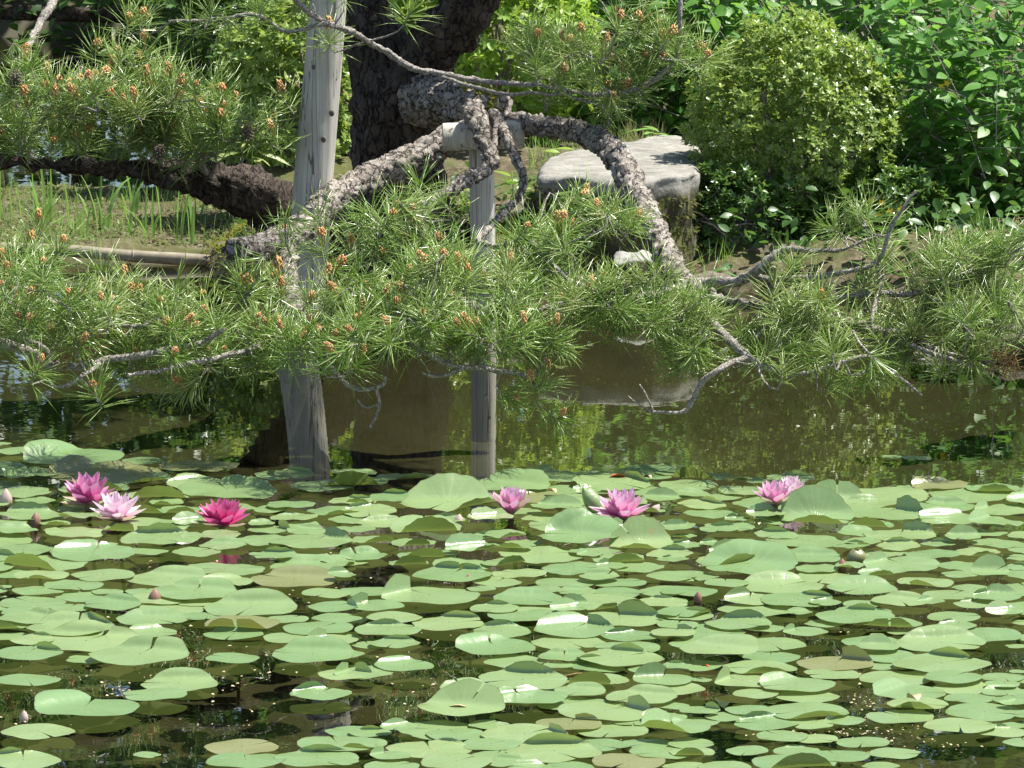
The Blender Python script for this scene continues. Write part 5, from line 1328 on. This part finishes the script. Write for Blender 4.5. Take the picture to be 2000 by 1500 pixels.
# ================================================================ water lilies
def petal_mesh(name, L, W, cup, mat, tip=1.0, n=7):
    """petal along +Y, cupped towards +Z, pointed"""
    V, F, al, ac = [], [], [], []
    for j in range(n + 1):
        s = j / n
        w = W * (math.sin(math.pi * min(1, (.16 + .84 * s)) ** 1.0) ** .75 if s < 1 else 0) * (1 if s < .6 else 1 - .35 * ((s - .6) / .4) ** 1.5) * .5
        w = max(w, .0005)
        for i in range(5):
            u = -1 + i * .5
            z = cup * L * (s * s * .55) + (u * u) * w * .55
            V.append((u * w, L * (s - .12 * cup * s * s), z)); al.append(s); ac.append(u)
    for j in range(n):
        for i in range(4):
            a = j * 5 + i; F.append((a, a + 1, a + 6, a + 5))
    return make_mesh(name, V, F, mat, attrs={'along': al, 'across': ac})
def water_lily(px, py, wpx, kind, label, openness=1.0, z0=.014, rings=None, seed=0, tilt=(0, 0), sep=None):
    r = random.Random(seed)
    c = G(px, py, z0); R = wpx * .5 * mpp(c.y) / .80
    t = empty('water_lily', c, label, 'flower', 'pink water lilies')
    pm = [petal_mesh('petal', R * k, R * k * w, cu, PETALS[kind]) for k, w, cu in ((1.0, .43, .30), (.96, .46, .40), (.86, .44, .36), (.70, .40, .30))]
    sm = petal_mesh('sepal', R * 1.02, R * .36, .25, M['sepal'])
    spec = rings or [(7, 22, 0), (8, 40, 1), (8, 56, 1), (7, 68, 2), (6, 79, 3)]
    th = Matrix.Rotation(tilt[0], 4, 'X') @ Matrix.Rotation(tilt[1], 4, 'Y')
    for ri, (n, el, k) in enumerate(spec):
        ph = r.random() * 6.28
        for i in range(n):
            az = ph + 6.283 * i / n + r.gauss(0, .07); e = math.radians(90 - (90 - el) * openness + r.gauss(0, 4))
            y = np.array([[math.cos(az) * math.cos(e), math.sin(az) * math.cos(e), math.sin(e)]])
            z = np.array([[-math.cos(az) * math.sin(e), -math.sin(az) * math.sin(e), math.cos(e)]]) + np.array([[r.gauss(0, .1), r.gauss(0, .1), 0]])
            o = link('petal', pm[k], t)
            off = Vector((math.cos(az), math.sin(az), 0)) * R * .09 * (1 - ri / 6) + Vector((0, 0, R * .02 * ri))
            o.matrix_local = th @ Matrix.Translation(off) @ Matrix(basis(y, z)[0].tolist()).to_4x4() @ Matrix.Scale(r.uniform(.92, 1.05), 4)
    for i in range(4):
        az = r.random() * .5 + 1.571 * i + .5; e = math.radians((sep if sep is not None else 6) + r.gauss(0, 3))
        y = np.array([[math.cos(az) * math.cos(e), math.sin(az) * math.cos(e), math.sin(e)]]); z = np.array([[-math.cos(az) * math.sin(e), -math.sin(az) * math.sin(e), math.cos(e)]])
        o = link('sepal', sm, t)
        o.matrix_local = th @ Matrix.Translation(Vector((math.cos(az), math.sin(az), 0)) * R * .08 + Vector((0, 0, -.002))) @ Matrix(basis(y, z)[0].tolist()).to_4x4()
    parts = []
    for i in range(40):
        az = i * 2.4; rad = R * .16 * math.sqrt((i + .5) / 40); b = Vector((rad * math.cos(az), rad * math.sin(az), .004)); e = Vector((rad * 1.9 * math.cos(az), rad * 1.9 * math.sin(az), R * .42))
        V, F = tube([(b, .0012), (e, .0008)], 4); parts.append((np.array(V), tris(F), np.zeros(len(V))))
    V, F, q = merge(parts)
    o = link('stamen_cluster', make_mesh('stamen_cluster', V, F, M['stamen']), t); o['kind'] = 'stuff'; o.matrix_local = th
    V, F = tube([(Vector((0, 0, .002)), R * .13), (Vector((0, 0, -.004)), R * .11), (Vector((.004, 0, -.05)), .005), (Vector((.02, .03, -.25)), .005)], 10)
    link('stalk', make_mesh('stalk', V, F, M['bud']), t)
FLOWERS = [
    (172, 985, 106, 'rose', 'deep rose water lily standing behind the pale pink one', dict(seed=1, z0=.016)),
    (229, 1016, 98, 'pale', 'pale pink water lily touching the deep rose one behind it', dict(seed=2, rings=[(6, 16, 0), (7, 36, 0), (7, 54, 1), (6, 70, 2)])),
    (434, 1028, 98, 'deep', 'deep magenta water lily alone above its own reflection', dict(seed=3)),
    (998, 1003, 90, 'pink', 'half open pink water lily in front of the glossy raised lily pads', dict(seed=4, openness=.78, sep=38)),
    (1214, 1013, 104, 'pink', 'large fully open pale rose water lily beside the rolled green leaf', dict(seed=5, rings=[(7, 14, 0), (8, 34, 1), (9, 50, 1), (8, 62, 2), (8, 75, 3)])),
    (1514, 988, 86, 'pink', 'pink water lily raised on its pad next to the big lifted leaf', dict(seed=6, openness=.85, z0=.035, sep=25)),
    (1546, 968, 66, 'pale', 'pale lily flower partly hidden behind the pink one and the lifted leaf', dict(seed=7, openness=.8, z0=.02, sep=25)),
]
for x, y, w, k, lab, kw in FLOWERS: water_lily(x, y, w, k, lab, **kw)

def lily_bud(px, py, wpx, label, hr=1.35, mat='bud', lean=0.0, seed=0):
    r = random.Random(seed); c = G(px, py, .0); W = wpx * mpp(c.y) * .5; H = W * 2 * hr
    t = empty('lily_bud', c, label, 'flower bud', 'lily buds above the water')
    prof = lambda s: W * (math.sin(math.pi * (.22 + .78 * s) ** .85) ** .8) if s < 1 else 0.0
    for i in range(4):
        V, F, al, ac = [], [], [], []; n = 8
        for j in range(n + 1):
            s = j / n; rr = max(prof(s), .0003)
            for k in range(5):
                u = -1 + .5 * k; a = i * 1.571 + u * .95
                q = rr * (1.0 + .05 * (1 - abs(u)) - .04 * (i % 2))
                V.append((q * math.cos(a), q * math.sin(a), H * s)); al.append(s); ac.append(u)
        for j in range(n):
            for k in range(4):
                a = j * 5 + k; F.append((a, a + 1, a + 6, a + 5))
        link('sepal', make_mesh('sepal', V, F, M[mat], attrs={'along': al, 'across': ac}), t)
    V, F = tube([(Vector((0, 0, .003)), W * .5), (Vector((0, 0, -.01)), .004), (Vector((.02, .02, -.25)), .004)], 8)
    link('stalk', make_mesh('stalk', V, F, M['bud']), t)
    t.rotation_euler = (lean * .5, lean, r.random())
for i, b in enumerate(((12, 988, 26, 'greenish closed bud beside the upturned dark pad at the picture edge', 1.35, 'bud_pale', 0), (70, 1030, 23, 'brown pointed bud before the upturned dark pad below the rose lily', 1.3, 'bud', 0),
        (302, 1180, 27, 'plump brown bud between flat pads under the magenta lily', 1.15, 'bud', .05), (473, 1172, 18, 'small pinkish bud tip just above the water beyond the plump brown bud', 1.0, 'bud', .1),
        (895, 1025, 20, 'pale bud between the folded pads near the half open lily', 1.1, 'bud_pale', .1), (915, 1142, 17, 'tiny pointed bud over the dark gap in the middle of the pads', 1.3, 'bud', 0),
        (1645, 1117, 20, 'grey brown bud beside the brown upright curled pad', 1.35, 'bud', 0), (1362, 1176, 16, 'small pink bud above the dark gap, level with the big folded pad', 1.4, 'bud', .1),
        (47, 1410, 17, 'pale bud in the open water near the bottom corner pads', 1.4, 'bud_pale', 0), (1518, 1078, 14, 'magenta bud tip poking between pads below the raised pink lily', .9, 'bud', .2),
        (1275, 1002, 18, 'pale bud lying beside the large open lily', 1.2, 'bud_pale', .6))):
    lily_bud(b[0], b[1], b[2], b[3], b[4], b[5], b[6], i)
# rolled young leaves
def rolled_leaf(px, py, w, h, label, lean, mat='pad_red'):
    c = G(px, py, 0.0); W, H = w * mpp(c.y) * .5, h * mpp(c.y)
    V, F, rim = [], [], []
    for j in range(9):
        s = j / 8
        for i in range(17):
            a = -2.6 + 5.2 * i / 16; rr = W * (1.0 - .55 * abs(2 * s - .9) ** 2.2) * (1 + .02 * i)
            V.append((rr * math.cos(a - 1.2) + lean * H * s, rr * .7 * math.sin(a - 1.2), H * (s - .12 * (s ** 2) * math.cos(a)))); rim.append(.3)
    for j in range(8):
        for i in range(16):
            a = j * 17 + i; F.append((a, a + 1, a + 18, a + 17))
    o = link('rolled_leaf', make_mesh('rolled_leaf', V, F, M[mat], attrs={'rim': rim}), None, c)
    tag(o, label, 'leaf')
rolled_leaf(497, 955, 34, 26, 'pale brown rolled young leaf standing behind the flat pad near the magenta lily', -.5)
rolled_leaf(1172, 1012, 36, 62, 'rolled olive green young leaf upright against the large open lily', -.45, 'pad')
rolled_leaf(1670, 1105, 34, 34, 'brown upright curled young leaf beside the grey brown bud', .1)

# fallen leaves and petals
def fallen(px, py, L, label, mat, w=.5, z=.03, az=0.2, name='fallen_leaf'):
    c = G(px, py, z); V, F = leaf_base(w, .25, .25, 4)
    o = link(name, make_mesh(name, V * L * mpp(c.y) - np.array([0, L * mpp(c.y) * .5, 0]), F, M[mat]), None, c)
    o.rotation_euler = (.25, .15, az); tag(o, label, 'leaf')
fallen(1203, 931, 46, 'fallen rust red leaf lying on the far flat pads', 'red_leaf', .5, .022, 1.9)
fallen(1077, 958, 24, 'fallen pale tan leaf on a pad behind the half open lily', 'tan_leaf', .7, .03, .9)
fallen(893, 1379, 48, 'fallen tan leaf across a flat pad in the lower middle', 'tan_leaf', .32, .03, 1.5)
fallen(1783, 1362, 34, 'crumpled pale petal like leaf on a pad near the bottom', 'debris', .9, .04, .6)
fallen(708, 1176, 20, 'small pale fan shaped fallen leaf on a flat pad', 'tan_leaf', 1.0, .03, .3)
fallen(1265, 931, 18, 'small pale fallen petal on the far pads near the red leaf', 'debris', .8, .022, .9)
fallen(1378, 1300, 20, 'curled brown fallen leaf on a pad below the middle', 'red_leaf', .5, .03, .9)
fallen(1135, 1316, 90, 'yellowing withered strip lying between flat pads', 'dead_pad', .22, .02, 1.6)
fallen(1480, 1022 , 14, 'tiny pale fallen scale on the pads before the raised lily', 'debris', .8, .03, .4)
# tiny bud scales and catkins that float round the pads
pts, kk = [], 0
for (cx, cy, rx, ry, n) in ((1660, 1420, 150, 18, 70), (1690, 1380, 60, 30, 60), (1730, 1450, 190, 30, 80), (1660, 1220, 40, 16, 40), (1560, 1425, 120, 20, 60), (230, 1365, 50, 30, 24), (350, 1300, 200, 60, 60), (640, 1085, 40, 6, 24), (220, 1092, 26, 6, 20), (500, 1330, 400, 90, 80), (900, 1300, 900, 180, 160), (1000, 1100, 900, 90, 90), (60, 1420, 120, 30, 30), (1800, 1300, 160, 60, 80), (1640, 1480, 120, 14, 60)):
    for i in range(n):
        a, q = random.random() * 6.28, math.sqrt(random.random()); g = G(cx + rx * q * math.cos(a), cy + ry * q * math.sin(a), .004)
        pts.append((g.x, g.y, .0035))
pts = np.array(pts); m = len(pts)
B = leaf_base(.7, .1, .1, 2)
V, F, r = spread(B, basis(RNG.normal(size=(m, 3)) * np.array([1, 1, .15]), np.array([0, 0, 1.]) + RNG.normal(size=(m, 3)) * .3), pts, .0075 * RNG.uniform(.5, 1.3, m))
tag(link('floating_debris', make_mesh('floating_debris', V, F, M['debris'], rnd=r)), kind='stuff')
